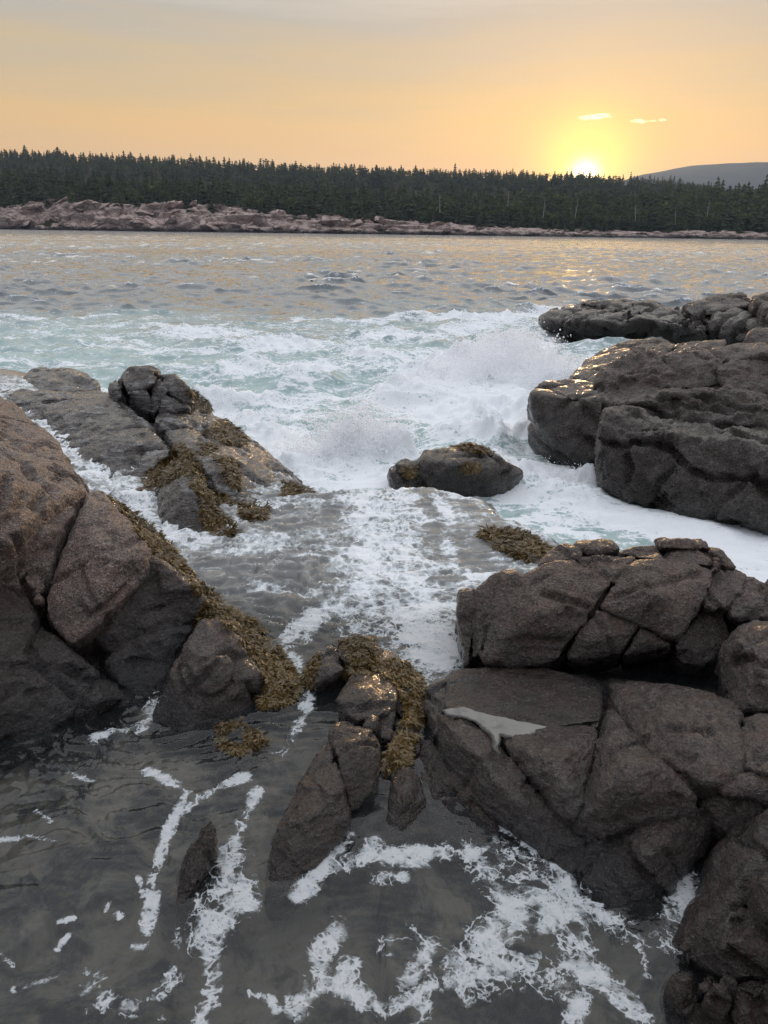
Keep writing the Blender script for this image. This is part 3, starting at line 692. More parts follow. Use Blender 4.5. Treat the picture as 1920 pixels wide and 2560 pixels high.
# pale dead snags among the spruces
m = M('bleached wood'); MAT_SNAG = m.done(m.n('BsdfDiffuse', 0, None, Color=m.mix(m.noise(m.pos(), 2.0), (.30, .27, .24), (.46, .43, .40))))
sg = np.random.default_rng(77)
SN = [((240, 282), 11, 'pale forked dead trunk in the dark spruces left of the sunset'), ((530, 262), 9, 'short bleached snag under rounded leafy crowns across the water'), ((682, 300), 12, 'thin grey dead tree below the setting sun'), ((818, 305), 14, 'tall leaning bleached trunk straight below the sun'), ((1076, 325), 13, 'pale bare trunk in the right hand wood'), ((1245, 345), 10, 'small whitish snag near the shore rocks on the right'), ((1382, 305), 12, 'slim grey dead spruce toward the right edge of the wood')]
for (pu, pv), hh, lab in SN:
    hh *= sg.uniform(.45, .75)
    y = 423.0; w = at_y([(960 + pu * .57866, 340 + pv * .57866)], y)[0]; x = w[0]; V = []; Fc = []
    def limb(a, b, r0, r1):
        a = np.array(a, float); b = np.array(b, float); d = b - a; u = np.cross(d, (.3, .9, .1)); u /= np.linalg.norm(u); v = np.cross(d, u); v /= np.linalg.norm(v); n = len(V)
        for k in range(5):
            t = k * 6.2832 / 5; e = u * math.cos(t) + v * math.sin(t); V.append(a + e * r0); V.append(b + e * r1)
        for k in range(5): p, q = n + 2 * k, n + 2 * ((k + 1) % 5); Fc.append((p, q, q + 1, p + 1))
    lean = sg.normal(0, .09); limb((0, 0, -1), (lean * hh, 0, hh), .22, .05)
    for k in range(7):
        t = sg.uniform(.35, .95); s_ = sg.choice((-1, 1)); L = sg.uniform(.8, 2.4) * (1.2 - t); limb((lean * hh * t, 0, hh * t), (lean * hh * t + s_ * L, sg.normal(0, .5), hh * t + sg.uniform(-.3, .9)), .07, .02)
    o = link('dead_tree', new_mesh('dead_tree', V, Fc), MAT_SNAG); o.location = (x, y - 6, max(float(hill_z(np.array([x]), np.array([y]))[0]), w[2] - hh * .55) - .3); tag(o, lab, 'tree')
print('env', round(time.time() - T0, 1))
# ------------------------------------------------------------------ rocks
FRM = {'A': (0, 980, .4581), 'B': (1060, 1320, .51838), 'C': (640, 1560, .33755), 'D': (960, 700, .57866), 'E': (0, 880, .57866),
       'F': (0, 1860, 1.15732), 'G': (1600, 1900, .29851), 'T': (0, 0, 1.0), 'W': (0, 0, 1.15732)}
def fpx(fr, pts):
    x0, y0, s = FRM[fr]; return [(x0 + p[0] * s, y0 + p[1] * s) for p in pts]
def pts3(fr, pts):
    """(x, y, h): h >= 0 is the height of that point above the sea, h < 0 its forward distance"""
    o = []
    for p, uv in zip(pts, fpx(fr, pts)):
        o.append(at_z([uv], [p[2]])[0] if p[2] >= 0 else at_y([uv], [-p[2]])[0])
    return np.array(o)
GRANITE = rock_material('pink granite', (.33, .25, .212), (.022, .020, .019), (.62, 1.05), (.48, .82), gloss=(.46, .24))
GRANITE_DARK = rock_material('brown granite', (.178, .134, .112), (.024, .021, .020), (.66, 1.12), (.46, .70), gloss=(.40, .22), coat=1.0)
LEDGE = rock_material('wet ledge granite', (.16, .133, .118), (.04, .035, .03), (.9, 1.3), (-.3, .1), gloss=(.45, .22), strata=1.6, bump=1.0, coat=1.0, film=.55)
CLIFF = rock_material('barnacled granite', (.135, .105, .086), (.028, .026, .021), (.75, 1.35), (.05, .6), gloss=(.45, .24), barn=.5, coat=.8)
STONE = rock_material('wet dark granite', (.14, .098, .076), (.026, .022, .020), (.7, 1.2), (.35, .55), gloss=(.40, .22), bump=1.0, coat=1.0)
TIDE_SHADE = rock_material('shaded tidal granite', (.13, .100, .086), (.020, .019, .019), (.75, 1.15), (.50, .90), gloss=(.42, .24), bump=1.0, coat=1.0)  # lower outcrop blocks: shade painted into the colour along with wet tidal black
BVH_ALL = []
NBLK = [0]
JOINT = 1.0
_tmpme = None
def remesh(v, f, vox):
    me = bpy.data.meshes.new('tmp'); me.from_pydata([tuple(x) for x in v], [], [tuple(x) for x in f])
    o = bpy.data.objects.new('tmp', me); COL.objects.link(o)
    md = o.modifiers.new('r', 'REMESH'); md.mode = 'VOXEL'; md.voxel_size = vox; md.adaptivity = 0
    dg = bpy.context.evaluated_depsgraph_get(); dg.update()
    m2 = bpy.data.meshes.new_from_object(o.evaluated_get(dg))
    bpy.data.objects.remove(o); bpy.data.meshes.remove(me)
    n = len(m2.vertices); V = np.empty(n * 3, np.float32); m2.vertices.foreach_get('co', V)
    E = np.empty(len(m2.edges) * 2, np.int32); m2.edges.foreach_get('vertices', E)
    return m2, V.reshape(-1, 3).astype(float), E.reshape(-1, 2)
def laplace(V, E, it, lam=.5):
    n = len(V); deg = np.bincount(E.ravel(), minlength=n).astype(float); deg[deg == 0] = 1
    for _ in range(it):
        s = np.stack([np.bincount(E[:, 0], V[E[:, 1], k], n) + np.bincount(E[:, 1], V[E[:, 0], k], n) for k in range(3)], 1)
        V = V + lam * (s / deg[:, None] - V)
    return V
def normals(me):
    N = np.empty(len(me.vertices) * 3, np.float32); me.vertices.foreach_get('normal', N); return N.reshape(-1, 3).astype(float)
def setco(me, V): me.vertices.foreach_set('co', V.astype(np.float32).ravel()); me.update()
def block(parent, mat, fr, pts, deep=.4, drop=.25, rnd=.035, amp=1.0, cracks=(), name='block', px=2.3, base=None, label=None, fac=1.0, grow=0.0):
    NBLK[0] += 1; seed = NBLK[0] * 13
    p = pts3(fr, pts); c0 = np.array([0, 0, CAM_H]); d = p - c0; L = np.linalg.norm(d, axis=1)[:, None]
    q = p + d / L * deep
    if base is not None: q2 = np.c_[q[:, :2], np.full(len(q), base)]
    else: q2 = q - np.array([0, 0, drop])
    allp = np.r_[p, q, q2]
    bm = bmesh.new()
    for x in allp: bm.verts.new(x)
    r = bmesh.ops.convex_hull(bm, input=list(bm.verts))
    junk = list({g for g in r['geom_interior'] + r['geom_unused'] if isinstance(g, bmesh.types.BMVert)})
    bmesh.ops.delete(bm, geom=junk, context='VERTS')
    bm.verts.ensure_lookup_table(); bm.verts.index_update()
    v = [x.co.copy() for x in bm.verts]; f = [[x.index for x in g.verts] for g in bm.faces]; bm.free()
    dist = float(np.median(L)); size = float(np.ptp(allp, axis=0).max())
    vox = max(dist * px / 769.0, size / 260.0)
    me, V, E = remesh(v, f, vox)
    rnd = rnd * .5; it = int(np.clip((rnd / vox) ** 2 * 1.6, 2, 90))
    V = laplace(V, E, it); setco(me, V); N = normals(me)
    k = min(1.0, size / 1.2) ** .6 * amp
    V = V + N * (rnd * .30 + grow - .009)
    s3 = fbm(V * 1.9, 3, seed) * .030 * k + worley_facets(V * 3.4 + .35 * np.c_[fbm(V * 3, 2, seed + 3), fbm(V * 3, 2, seed + 4), fbm(V * 3, 2, seed + 5)], seed + 1) * .042 * k * fac
    s3 += fbm(V * 7.5, 3, seed + 7) * .010 * k + worley_facets(V * 10.0, seed + 2) * .012 * k * fac
    V = V + N * s3[:, None]; V = laplace(V, E, 1); setco(me, V); N = normals(me)
    s4 = fbm(V * 26, 3, seed + 9, .6) * .0055 * amp * min(1.6, max(1, dist / 5))
    A_ = np.array(Matrix.Rotation(.5, 3, 'X') @ Matrix.Rotation(.5, 3, 'Y')) 
    W_ = (V @ A_.T) * np.array([5.0, 5.0, 30.0]) * (1 if dist < 7 else .6)
    s4 += fbm(W_, 3, 777, .55, 1) * .0045 * amp * min(1.8, max(1, dist / 5)) * np.clip(.5 + 1.5 * perlin(V * 2.1, 778), 0, 1.2)
    # joints: three sets of planes shared by the whole coast, each opening only here and there
    sc_j = .55 if dist < 7 else 1.1
    jw = V + .05 * sc_j * np.c_[fbm(V * 2.2 / sc_j, 2, 881), fbm(V * 2.2 / sc_j, 2, 882), fbm(V * 2.2 / sc_j, 2, 883)]
    for jn, sp, ms in (((.83, .45, .32), .52, 1), ((-.42, .86, .28), .61, 2), ((.12, -.35, .93), .40, 3)):
        jn = np.array(jn) / np.linalg.norm(jn); u_ = (jw @ jn) / (sp * sc_j) + ms * .37
        dd_ = np.abs(u_ - np.round(u_)) * sp * sc_j
        on = np.clip(2.6 * perlin(V * (1.3 / sc_j) + 5.0 * np.round(u_)[:, None], 890 + ms) + .05, 0, 1)
        wj = max(.011, 1.9 * vox); s4 -= np.clip(1 - dd_ / wj, 0, 1) ** .8 * (.038 * amp * max(1, dist / 5)) * on * JOINT
    if cracks:
        f_ = np.empty(len(me.polygons) * 4, np.int32)
        bv = BVHTree.FromPolygons([tuple(x) for x in V], [tuple(g.vertices) for g in me.polygons])
        for wdt, dep, line in cracks:
            wdt = max(wdt * .8, 2.3 * vox); dep = dep * 1.7
            uv = fpx(fr, line); pl = []
            for a, b in zip(uv[:-1], uv[1:]):
                m_ = max(2, int(math.hypot(b[0] - a[0], b[1] - a[1]) / 8))
                for t in np.linspace(0, 1, m_, endpoint=False): pl.append((a[0] + (b[0] - a[0]) * t, a[1] + (b[1] - a[1]) * t))
            pl.append(uv[-1]); H = []
            for g_, dd in zip(pl, rays(pl)):
                h = bv.ray_cast(Vector(c0), Vector(dd))
                if h[0] is not None: H.append(h[0])
            if len(H) < 2: continue
            H = np.array(H); H += .012 * np.c_[perlin(H * 9, 3), perlin(H * 9, 4), perlin(H * 9, 5)]
            lo, hi = H.min(0) - wdt * 2, H.max(0) + wdt * 2
            ix = np.where(((V >= lo) & (V <= hi)).all(1))[0]
            dm = np.full(len(ix), 9.)
            for h in H: dm = np.minimum(dm, np.linalg.norm(V[ix] - h, axis=1))
            t = np.clip(1 - dm / wdt, 0, 1); s4[ix] -= dep * t ** .8
    V = V + N * s4[:, None]
    setco(me, V)
    BVH_ALL.append((V.copy(), me))
    org = np.array(parent.location)
    setco(me, V - org)
    me.polygons.foreach_set('use_smooth', np.ones(len(me.polygons), bool)); me.materials.clear()
    me.name = name
    o = link(name, me, mat, parent)
    if label: o['label'] = label
    return o
def thing(name, label, cat, fr, p, group=None):
    o = bpy.data.objects.new(name, None); COL.objects.link(o); o.empty_display_size = .2
    o.location = pts3(fr, [p])[0]
    return tag(o, label, cat, group)

# --- left foreground outcrop
t = thing('granite_outcrop', 'big pinkish granite outcrop sloping down to the water, fringed with rockweed', 'rock', 'A', (300, 1500, .45))
G = GRANITE
block(t, G, 'A', [(-80, 0, 1.66), (0, 25, 1.62), (130, 130, 1.55), (270, 232, 1.48), (400, 385, 1.42), (470, 520, 1.36), (330, 560, 1.44), (180, 650, 1.44), (60, 800, 1.40), (-100, 800, 1.45), (-250, 500, 1.75), (120, 420, 1.58)],
      deep=.35, drop=.9, rnd=.07, fac=.5, px=2.6, cracks=[(.035, .05, [(50, 440), (20, 520), (0, 620)]), (.03, .04, [(40, 170), (20, 230), (0, 260)]), (.03, .035, [(260, 270), (190, 290), (140, 310)]), (.03, .035, [(265, 510), (235, 580), (180, 640)]), (.03, .03, [(310, 400), (340, 450), (300, 480)]), (.03, .03, [(0, 330), (120, 380), (160, 460)])])
block(t, G, 'A', [(-60, 640, 1.42), (60, 500, 1.46), (260, 505, 1.42), (430, 650, 1.32), (385, 745, 1.20), (340, 900, 1.08), (270, 1060, .98), (215, 1165, .92), (130, 1080, .98), (78, 990, 1.05), (100, 890, 1.16), (-60, 800, 1.32), (260, 760, 1.30)],
      deep=.35, drop=.35, rnd=.06, fac=.5, grow=-.022, cracks=[(.03, .04, [(265, 515), (235, 590), (170, 650)]), (.02, .025, [(270, 860), (200, 880), (130, 930)])])
block(t, G, 'A', [(440, 640, 1.33), (470, 560, 1.36), (565, 545, 1.32), (700, 685, 1.24), (830, 865, 1.12), (815, 1000, .98), (650, 1125, .90), (505, 1320, .80), (390, 1372, .78), (240, 1235, .86), (226, 1160, .90), (290, 1000, 1.02), (350, 900, 1.12), (395, 745, 1.25), (520, 800, 1.24), (600, 950, 1.13)],
      deep=.35, drop=.30, rnd=.07, fac=.45, grow=-.016, px=2.1, cracks=[(.03, .018, [(520, 1000), (640, 860), (760, 800)])])
block(t, TIDE_SHADE, 'A', [(825, 890, 1.06), (985, 975, .98), (1065, 1060, .92), (1115, 1135, .84), (1110, 1215, .76), (1045, 1280, .68), (860, 1310, .66), (640, 1430, .60), (500, 1350, .72), (640, 1150, .84), (810, 1015, .95)],
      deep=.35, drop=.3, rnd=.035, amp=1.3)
block(t, TIDE_SHADE, 'A', [(1050, 1285, .70), (940, 1270, .74), (850, 1330, .70), (700, 1340, .70), (575, 1475, .60), (640, 1600, .50), (800, 1680, .42), (900, 1600, .45), (1010, 1385, .60)], deep=.3, drop=.3, rnd=.04)
block(t, GRANITE_DARK, 'A', [(1095, 1250, .84), (1185, 1242, .86), (1265, 1290, .82), (1360, 1430, .70), (1450, 1560, .58), (1435, 1650, .47), (1340, 1750, .42), (1200, 1850, .40), (1000, 1900, .40), (830, 1880, .38), (820, 1800, .46), (900, 1600, .62), (1010, 1390, .78), (1150, 1480, .77), (1200, 1600, .66)],
      deep=.3, drop=.4, rnd=.045, px=2.1, cracks=[(.03, .02, [(1190, 1480), (1080, 1580), (990, 1660)])])
block(t, TIDE_SHADE, 'A', [(440, 1655, .62), (530, 1560, .66), (620, 1585, .60), (692, 1670, .52), (650, 1730, .46), (480, 1835, .42), (398, 1845, .44), (408, 1760, .52), (540, 1680, .60)], deep=.25, drop=.3, rnd=.035)
block(t, TIDE_SHADE, 'A', [(-120, 940, 1.2), (0, 968, 1.15), (70, 1020, 1.08), (210, 1205, .92), (185, 1300, .86), (120, 1435, .80), (50, 1580, .72), (0, 1690, .68), (-120, 1750, .70)], deep=.4, drop=.4, rnd=.05)
block(t, TIDE_SHADE, 'A', [(-120, 1700, .70), (60, 1590, .72), (125, 1450, .79), (225, 1250, .86), (310, 1300, .80), (400, 1395, .76), (535, 1535, .62), (425, 1640, .56), (402, 1765, .50), (300, 1850, .43), (150, 1960, .40), (-120, 1990, .40), (200, 1600, .68)],
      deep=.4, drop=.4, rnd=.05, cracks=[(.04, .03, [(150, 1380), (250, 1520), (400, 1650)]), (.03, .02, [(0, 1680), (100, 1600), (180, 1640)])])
block(t, TIDE_SHADE, 'A', [(-100, 700, 1.0), (300, 900, .8), (700, 1300, .5), (900, 1400, .42), (900, 1700, .35), (300, 1800, .35), (-100, 1900, .35), (-100, 1300, .8)], deep=1.2, drop=.5, rnd=.06, px=5)

block(t, STONE, 'A', [(560, 548, .95), (640, 600, .84), (730, 660, .74), (960, 870, .60), (1180, 1120, .50), (1110, 1140, .60), (980, 985, .70), (830, 880, .84)], deep=.15, drop=.3, rnd=.04, label='weed covered flank')
block(t, STONE, 'A', [(1110, 1140, .60), (1180, 1125, .52), (1380, 1265, .49), (1500, 1400, .46), (1600, 1600, .43), (1550, 1700, .41), (1420, 1690, .43), (1440, 1560, .50), (1270, 1290, .60), (1100, 1225, .62)], deep=.15, drop=.3, rnd=.04, label='weed covered flank')

# --- left ledge behind the gully, washed by the swell
t = thing('wet_ledge', 'grey wet sloping ledge with water sheeting over it, left of the surf', 'rock', 'E', (500, 500, .5))
G = LEDGE
block(t, G, 'E', [(100, 115, .86), (150, 74, .92), (300, 70, .92), (372, 92, .88), (432, 150, .78), (380, 185, .76), (200, 212, .72), (118, 182, .74), (230, 120, .90)], deep=.7, drop=.6, rnd=.05)
block(t, G, 'E', [(-60, 165, .80), (120, 190, .78), (210, 205, .84), (340, 180, .88), (470, 178, .88), (560, 228, .88), (625, 312, .82), (722, 405, .72), (732, 440, .68), (650, 500, .62), (590, 570, .52), (470, 560, .52), (380, 520, .56), (230, 360, .66), (190, 300, .72), (430, 300, .86), (520, 380, .80)],
      deep=.6, drop=.5, rnd=.06, px=2.2, fac=.8, cracks=[(.05, .04, [(620, 420), (590, 450), (575, 500)]), (.05, .05, [(200, 215), (250, 212), (300, 205)]), (.06, .05, [(500, 200), (570, 250), (600, 320)])])
block(t, G, 'E', [(670, 285, .78), (700, 248, .80), (880, 250, .60), (960, 288, .50), (1060, 372, .45), (1200, 470, .40), (1345, 602, .40), (1200, 615, .44), (1100, 650, .46), (1000, 620, .55), (900, 560, .62), (760, 420, .74), (930, 440, .74), (800, 320, .78)],
      deep=.5, drop=.6, rnd=.06, cracks=[(.05, .05, [(690, 290), (760, 330), (850, 330)]), (.05, .05, [(880, 260), (890, 320), (880, 380)])])
block(t, G, 'E', [(740, 500, .70), (780, 455, .80), (832, 510, .78), (872, 580, .74), (905, 650, .66), (962, 700, .54), (905, 790, .47), (770, 805, .46), (700, 745, .48), (680, 640, .58), (800, 600, .74)], deep=.4, drop=.5, rnd=.05, amp=1.3)
block(t, G, 'E', [(830, 450, .74), (900, 440, .76), (960, 470, .74), (1010, 520, .70), (1032, 600, .60), (1000, 640, .52), (940, 600, .60), (900, 520, .70)], deep=.3, drop=.4, rnd=.05)
block(t, G, 'E', [(960, 640, .50), (1060, 620, .52), (1150, 650, .50), (1140, 700, .46), (1000, 720, .46)], deep=.3, drop=.4, rnd=.04)
block(t, G, 'E', [(560, 560, .50), (700, 520, .56), (760, 640, .52), (740, 760, .46), (620, 700, .44)], deep=.5, drop=.4, rnd=.06)
t = thing('boulder', 'rounded knobbly boulder sitting on top of the wet ledge', 'rock', 'E', (650, 240, .8))
block(t, G, 'E', [(520, 115, -10.9), (560, 66, -11.0), (650, 62, -11.0), (690, 78, -10.9), (665, 140, -10.55), (600, 172, -10.5), (540, 170, -10.6)], deep=.5, drop=.2, rnd=.07, amp=.8)
block(t, G, 'E', [(470, 140, -10.9), (500, 112, -10.9), (525, 112, -10.8), (540, 190, -10.55), (510, 205, -10.6), (480, 185, -10.7)], deep=.4, drop=.2, rnd=.06)
block(t, G, 'E', [(540, 172, -10.5), (640, 165, -10.45), (655, 250, -10.35), (640, 265, -10.35), (560, 222, -10.5)], deep=.5, drop=.2, rnd=.06)
block(t, G, 'E', [(690, 100, -10.8), (760, 98, -10.8), (800, 140, -10.7), (828, 180, -10.7), (826, 230, -10.6), (790, 225, -10.5), (710, 155, -10.55)], deep=.5, drop=.2, rnd=.07, amp=.8)
block(t, G, 'E', [(655, 160, -10.6), (695, 98, -10.75), (722, 165, -10.45), (690, 240, -10.3), (655, 272, -10.3)], deep=.5, drop=.2, rnd=.05)
block(t, G, 'E', [(700, 175, -10.45), (820, 238, -10.4), (760, 262, -10.3), (685, 265, -10.25)], deep=.5, drop=.2, rnd=.05)

block(t, G, 'E', [(500, 150, -11.2), (560, 100, -11.3), (700, 105, -11.2), (790, 190, -11.0), (650, 250, -10.8), (530, 205, -10.9)], deep=.4, drop=.3, rnd=.05)
# --- rock in the surf
t = thing('surf_rock', 'low dark rock awash in white surf just beyond the sill', 'rock', 'D', (250, 850, .1))
G = CLIFF
block(t, G, 'D', [(25, 830, .40), (55, 795, .47), (140, 785, .50), (220, 830, .40), (200, 920, .12), (80, 945, .10)], deep=.5, drop=.6, rnd=.05)
block(t, G, 'D', [(140, 785, .52), (180, 745, .60), (290, 728, .62), (400, 735, .60), (480, 755, .55), (600, 825, .35), (520, 880, .25), (280, 925, .15), (200, 900, .25), (300, 790, .60)], deep=.5, drop=.6, rnd=.05)
block(t, G, 'D', [(300, 725, .64), (370, 710, .66), (430, 725, .62), (480, 752, .56), (350, 770, .58), (250, 760, .58)], deep=.3, drop=.3, rnd=.04)

# --- right-hand cliffs, near to far
t = thing('cliff_block', 'dark barnacled cliff block rising straight from the white channel, right side', 'rock', 'D', (1300, 980, 0))
G = CLIFF
block(t, G, 'D', [(928, 690, -9.25), (940, 620, -9.35), (1060, 640, -9.3), (1230, 690, -9.1), (1450, 720, -8.8), (1700, 720, -8.35), (1900, 740, -8.1), (1900, 1140, -7.6), (1659, 1075, -7.75), (1540, 1022, -8.05), (1400, 992, -8.35), (1250, 968, -8.65), (1080, 972, -8.9), (960, 932, -9.1), (925, 885, -9.15)],
      deep=1.2, drop=.5, rnd=.035, px=2.0, amp=1.7, cracks=[(.06, .07, [(935, 700), (1060, 705), (1150, 700), (1240, 730)]), (.05, .06, [(1240, 730), (1300, 800), (1420, 860), (1560, 850), (1660, 880)]), (.05, .05, [(1040, 710), (1060, 800), (1045, 880)])])
block(t, G, 'D', [(930, 655, -9.25), (958, 556, -9.5), (1010, 550, -9.6), (1120, 562, -9.7), (1155, 640, -9.2), (1120, 700, -9.1), (1000, 690, -9.15)], deep=.9, drop=.4, rnd=.035, amp=1.6)
block(t, G, 'D', [(1130, 590, -9.55), (1250, 608, -9.45), (1400, 636, -9.2), (1470, 660, -9.1), (1420, 720, -8.75), (1250, 720, -8.9), (1150, 690, -9.0)], deep=.9, drop=.4, rnd=.04, amp=1.6)
block(t, G, 'D', [(1450, 650, -9.1), (1560, 645, -9.0), (1700, 650, -8.8), (1900, 660, -8.5), (1900, 760, -8.0), (1650, 740, -8.3), (1480, 730, -8.6)], deep=.9, drop=.4, rnd=.035, amp=1.6)
block(t, G, 'D', [(1300, 740, -8.75), (1400, 730, -8.65), (1450, 790, -8.55), (1400, 850, -8.5), (1310, 830, -8.65), (1270, 780, -8.75)], deep=.3, drop=.2, rnd=.04, amp=1.5)
block(t, G, 'D', [(1480, 735, -8.55), (1580, 720, -8.45), (1640, 760, -8.3), (1620, 850, -8.2), (1520, 850, -8.3), (1470, 800, -8.5)], deep=.3, drop=.2, rnd=.04, amp=1.5)
t = thing('square_block', 'square-faced wet rock block with spray against its foot', 'rock', 'D', (800, 700, 0))
block(t, G, 'D', [(634, 490, -10.7), (700, 442, -11.4), (790, 430, -11.7), (905, 442, -11.6), (935, 510, -10.3), (940, 640, -10.1), (930, 785, -9.9), (835, 785, -10.2), (700, 690, -10.5), (640, 570, -10.6)], deep=.5, drop=.5, rnd=.05)
t = thing('middle_ledge', 'broad layered dark ledge behind the cliff block, its top wet and shining', 'rock', 'D', (1300, 500, .4))
block(t, G, 'D', [(800, 420, .90), (870, 350, 1.0), (950, 300, 1.1), (1060, 262, 1.2), (1180, 250, 1.25), (1260, 285, 1.22), (1200, 330, 1.25), (960, 380, 1.12), (910, 445, .98)], deep=.8, drop=.8, rnd=.06)
block(t, G, 'D', [(905, 450, -11.0), (958, 372, -11.5), (1090, 310, -11.8), (1215, 318, -11.6), (1260, 400, -10.9), (1300, 510, -10.5), (1250, 600, -10.1), (1000, 565, -10.2), (930, 525, -10.5)], deep=.9, drop=.5, rnd=.06, amp=1.9)
block(t, G, 'D', [(1215, 325, -11.4), (1300, 305, -11.6), (1400, 300, -11.7), (1462, 355, -11.2), (1450, 450, -10.7), (1360, 470, -10.6), (1250, 465, -10.7), (1205, 400, -11.0)], deep=.9, drop=.4, rnd=.06, amp=1.9)
block(t, G, 'D', [(1415, 300, 1.52), (1520, 278, 1.58), (1650, 280, 1.62), (1750, 300, 1.65), (1700, 345, 1.5), (1440, 352, 1.42)], deep=.6, drop=.5, rnd=.05)
block(t, G, 'D', [(1445, 375, -11.0), (1560, 345, -11.2), (1800, 340, -11.0), (1850, 640, -9.6), (1659, 610, -9.8), (1480, 520, -10.3)], deep=.9, drop=.4, rnd=.07, amp=1.9)
block(t, G, 'D', [(990, 520, -10.2), (1200, 490, -10.3), (1460, 470, -10.2), (1700, 520, -9.8), (1900, 660, -9.3), (1600, 655, -9.6), (1300, 640, -9.8), (1000, 600, -10.0)], deep=.8, drop=.8, rnd=.05, amp=1.9, cracks=[(.05, .06, [(1000, 560), (1250, 540), (1500, 560)]), (.05, .06, [(1200, 510), (1400, 505), (1600, 560)])])
block(t, G, 'D', [(1380, 265, 1.35), (1480, 255, 1.4), (1460, 300, 1.38), (1280, 300, 1.3), (1250, 285, 1.25)], deep=.5, drop=.4, rnd=.04)
t = thing('black_boulder', 'blackish boulder at the far right edge above the middle ledge', 'rock', 'D', (1650, 290, 1.2))
block(t, G, 'D', [(1556, 262, -13.2), (1592, 210, -13.4), (1700, 205, -13.4), (1800, 230, -13.2), (1800, 320, -12.6), (1650, 308, -12.7), (1580, 285, -12.9)], deep=.8, drop=.4, rnd=.06)
t = thing('far_ledge', 'long flat rock ledge jutting into the sea beyond the big splash, right', 'rock', 'D', (1050, 240, .1))
F2 = dict(deep=1.4, drop=1.0, rnd=.09, amp=1.6, px=2.0)
block(t, G, 'D', [(672, 165, .55), (720, 128, .80), (850, 102, .95), (950, 124, .90), (1110, 150, .85), (830, 145, .80), (780, 175, .60), (690, 190, .40)], **F2)
block(t, G, 'D', [(780, 180, .60), (830, 140, .82), (1100, 150, .85), (1155, 168, .80), (1060, 225, .35), (1040, 258, .12), (800, 232, .15), (745, 205, .2)], **F2)
block(t, G, 'D', [(1040, 255, .12), (1065, 225, .35), (1150, 168, .80), (1250, 190, .72), (1370, 213, .62), (1405, 255, .30), (1290, 268, .15)], **F2)
block(t, G, 'D', [(850, 98, 1.0), (960, 90, 1.1), (1060, 90, 1.1), (1100, 150, .85), (950, 124, .9)], **F2)
block(t, G, 'D', [(1060, 92, 1.1), (1160, 90, 1.15), (1225, 118, 1.0), (1300, 162, .85), (1320, 195, .7), (1150, 168, .80), (1100, 145, .86)], **F2)
block(t, G, 'D', [(1230, 118, 1.0), (1262, 135, .95), (1330, 190, .7), (1310, 200, .65)], **F2)
t = thing('far_boulders', 'heap of tilted boulders on the far ledge at the right edge', 'rock', 'D', (1450, 230, .4))
block(t, G, 'D', [(1290, 112, 1.1), (1400, 78, 1.25), (1470, 66, 1.35), (1560, 58, 1.4), (1592, 108, 1.2), (1500, 130, 1.0), (1340, 160, .85), (1300, 140, .9)], **F2)
block(t, G, 'D', [(1380, 160, .85), (1400, 128, 1.0), (1470, 104, 1.15), (1590, 150, 1.05), (1680, 195, .9), (1680, 250, .5), (1540, 262, .4), (1420, 225, .5)], **F2)
block(t, G, 'D', [(1320, 150, .85), (1365, 160, .8), (1390, 215, .55), (1330, 195, .65)], **F2)
block(t, G, 'D', [(1578, 120, 1.2), (1600, 75, 1.5), (1690, 55, 1.6), (1760, 60, 1.6), (1760, 180, 1.1), (1659, 165, 1.1)], **F2)

# --- right foreground: boulder on a cracked ledge
t = thing('cracked_boulder', 'large dome-shaped brown boulder split by cracks, right foreground', 'rock', 'B', (700, 650, .62))
G = GRANITE_DARK
K = dict(deep=.5, drop=.12, rnd=.045, amp=.8, px=2.2)
block(t, G, 'B', [(300, 655, .66), (268, 600, .70), (330, 470, .82), (362, 350, .93), (470, 238, 1.04), (640, 145, 1.14), (830, 136, 1.15), (1020, 142, 1.13), (945, 195, 1.12), (885, 290, 1.06), (825, 383, .98), (690, 560, .80), (662, 632, .72), (450, 668, .65), (560, 400, 1.0)],
      **K, cracks=[(.018, .03, [(585, 315), (700, 345), (825, 385)]), (.012, .012, [(400, 560), (500, 530), (640, 545)])])
block(t, G, 'B', [(1035, 150, 1.13), (1160, 150, 1.12), (1300, 165, 1.10), (1422, 188, 1.06), (1392, 270, 1.02), (1325, 400, .92), (1232, 540, .80), (1190, 545, .78), (1042, 458, .88), (845, 382, .98), (898, 290, 1.06), (955, 200, 1.12), (1150, 330, 1.04)], **K, cracks=[(.010, .012, [(1110, 370), (1080, 410), (1060, 445)])])
block(t, G, 'B', [(832, 392, .97), (1035, 465, .88), (950, 608, .73), (770, 640, .69), (695, 632, .70), (705, 568, .78), (860, 520, .86)], **K)
block(t, G, 'B', [(1042, 472, .87), (1120, 508, .82), (1192, 552, .77), (1190, 580, .74), (960, 618, .71), (1060, 540, .82)], **K)
block(t, G, 'B', [(172, 310, .90), (250, 290, .93), (262, 400, .84), (240, 520, .72), (215, 662, .58), (188, 668, .56), (160, 470, .74)], deep=.5, drop=.2, rnd=.04, amp=.8)
block(t, G, 'B', [(252, 300, .93), (335, 226, 1.02), (440, 214, 1.05), (468, 240, 1.04), (362, 352, .92), (332, 470, .80), (268, 600, .68), (212, 650, .58), (245, 480, .76)], deep=.5, drop=.2, rnd=.04, amp=.8)
block(t, G, 'B', [(560, 170, 1.08), (620, 98, 1.10), (690, 72, 1.12), (760, 95, 1.12), (760, 140, 1.12), (640, 160, 1.1)], deep=.3, drop=.2, rnd=.04)
block(t, G, 'B', [(725, 68, 1.13), (820, 62, 1.14), (905, 66, 1.13), (940, 100, 1.12), (820, 118, 1.12), (730, 92, 1.12)], deep=.3, drop=.2, rnd=.03)
block(t, G, 'B', [(940, 120, 1.12), (1000, 88, 1.13), (1110, 88, 1.13), (1170, 150, 1.12), (1060, 145, 1.12)], deep=.3, drop=.2, rnd=.04)
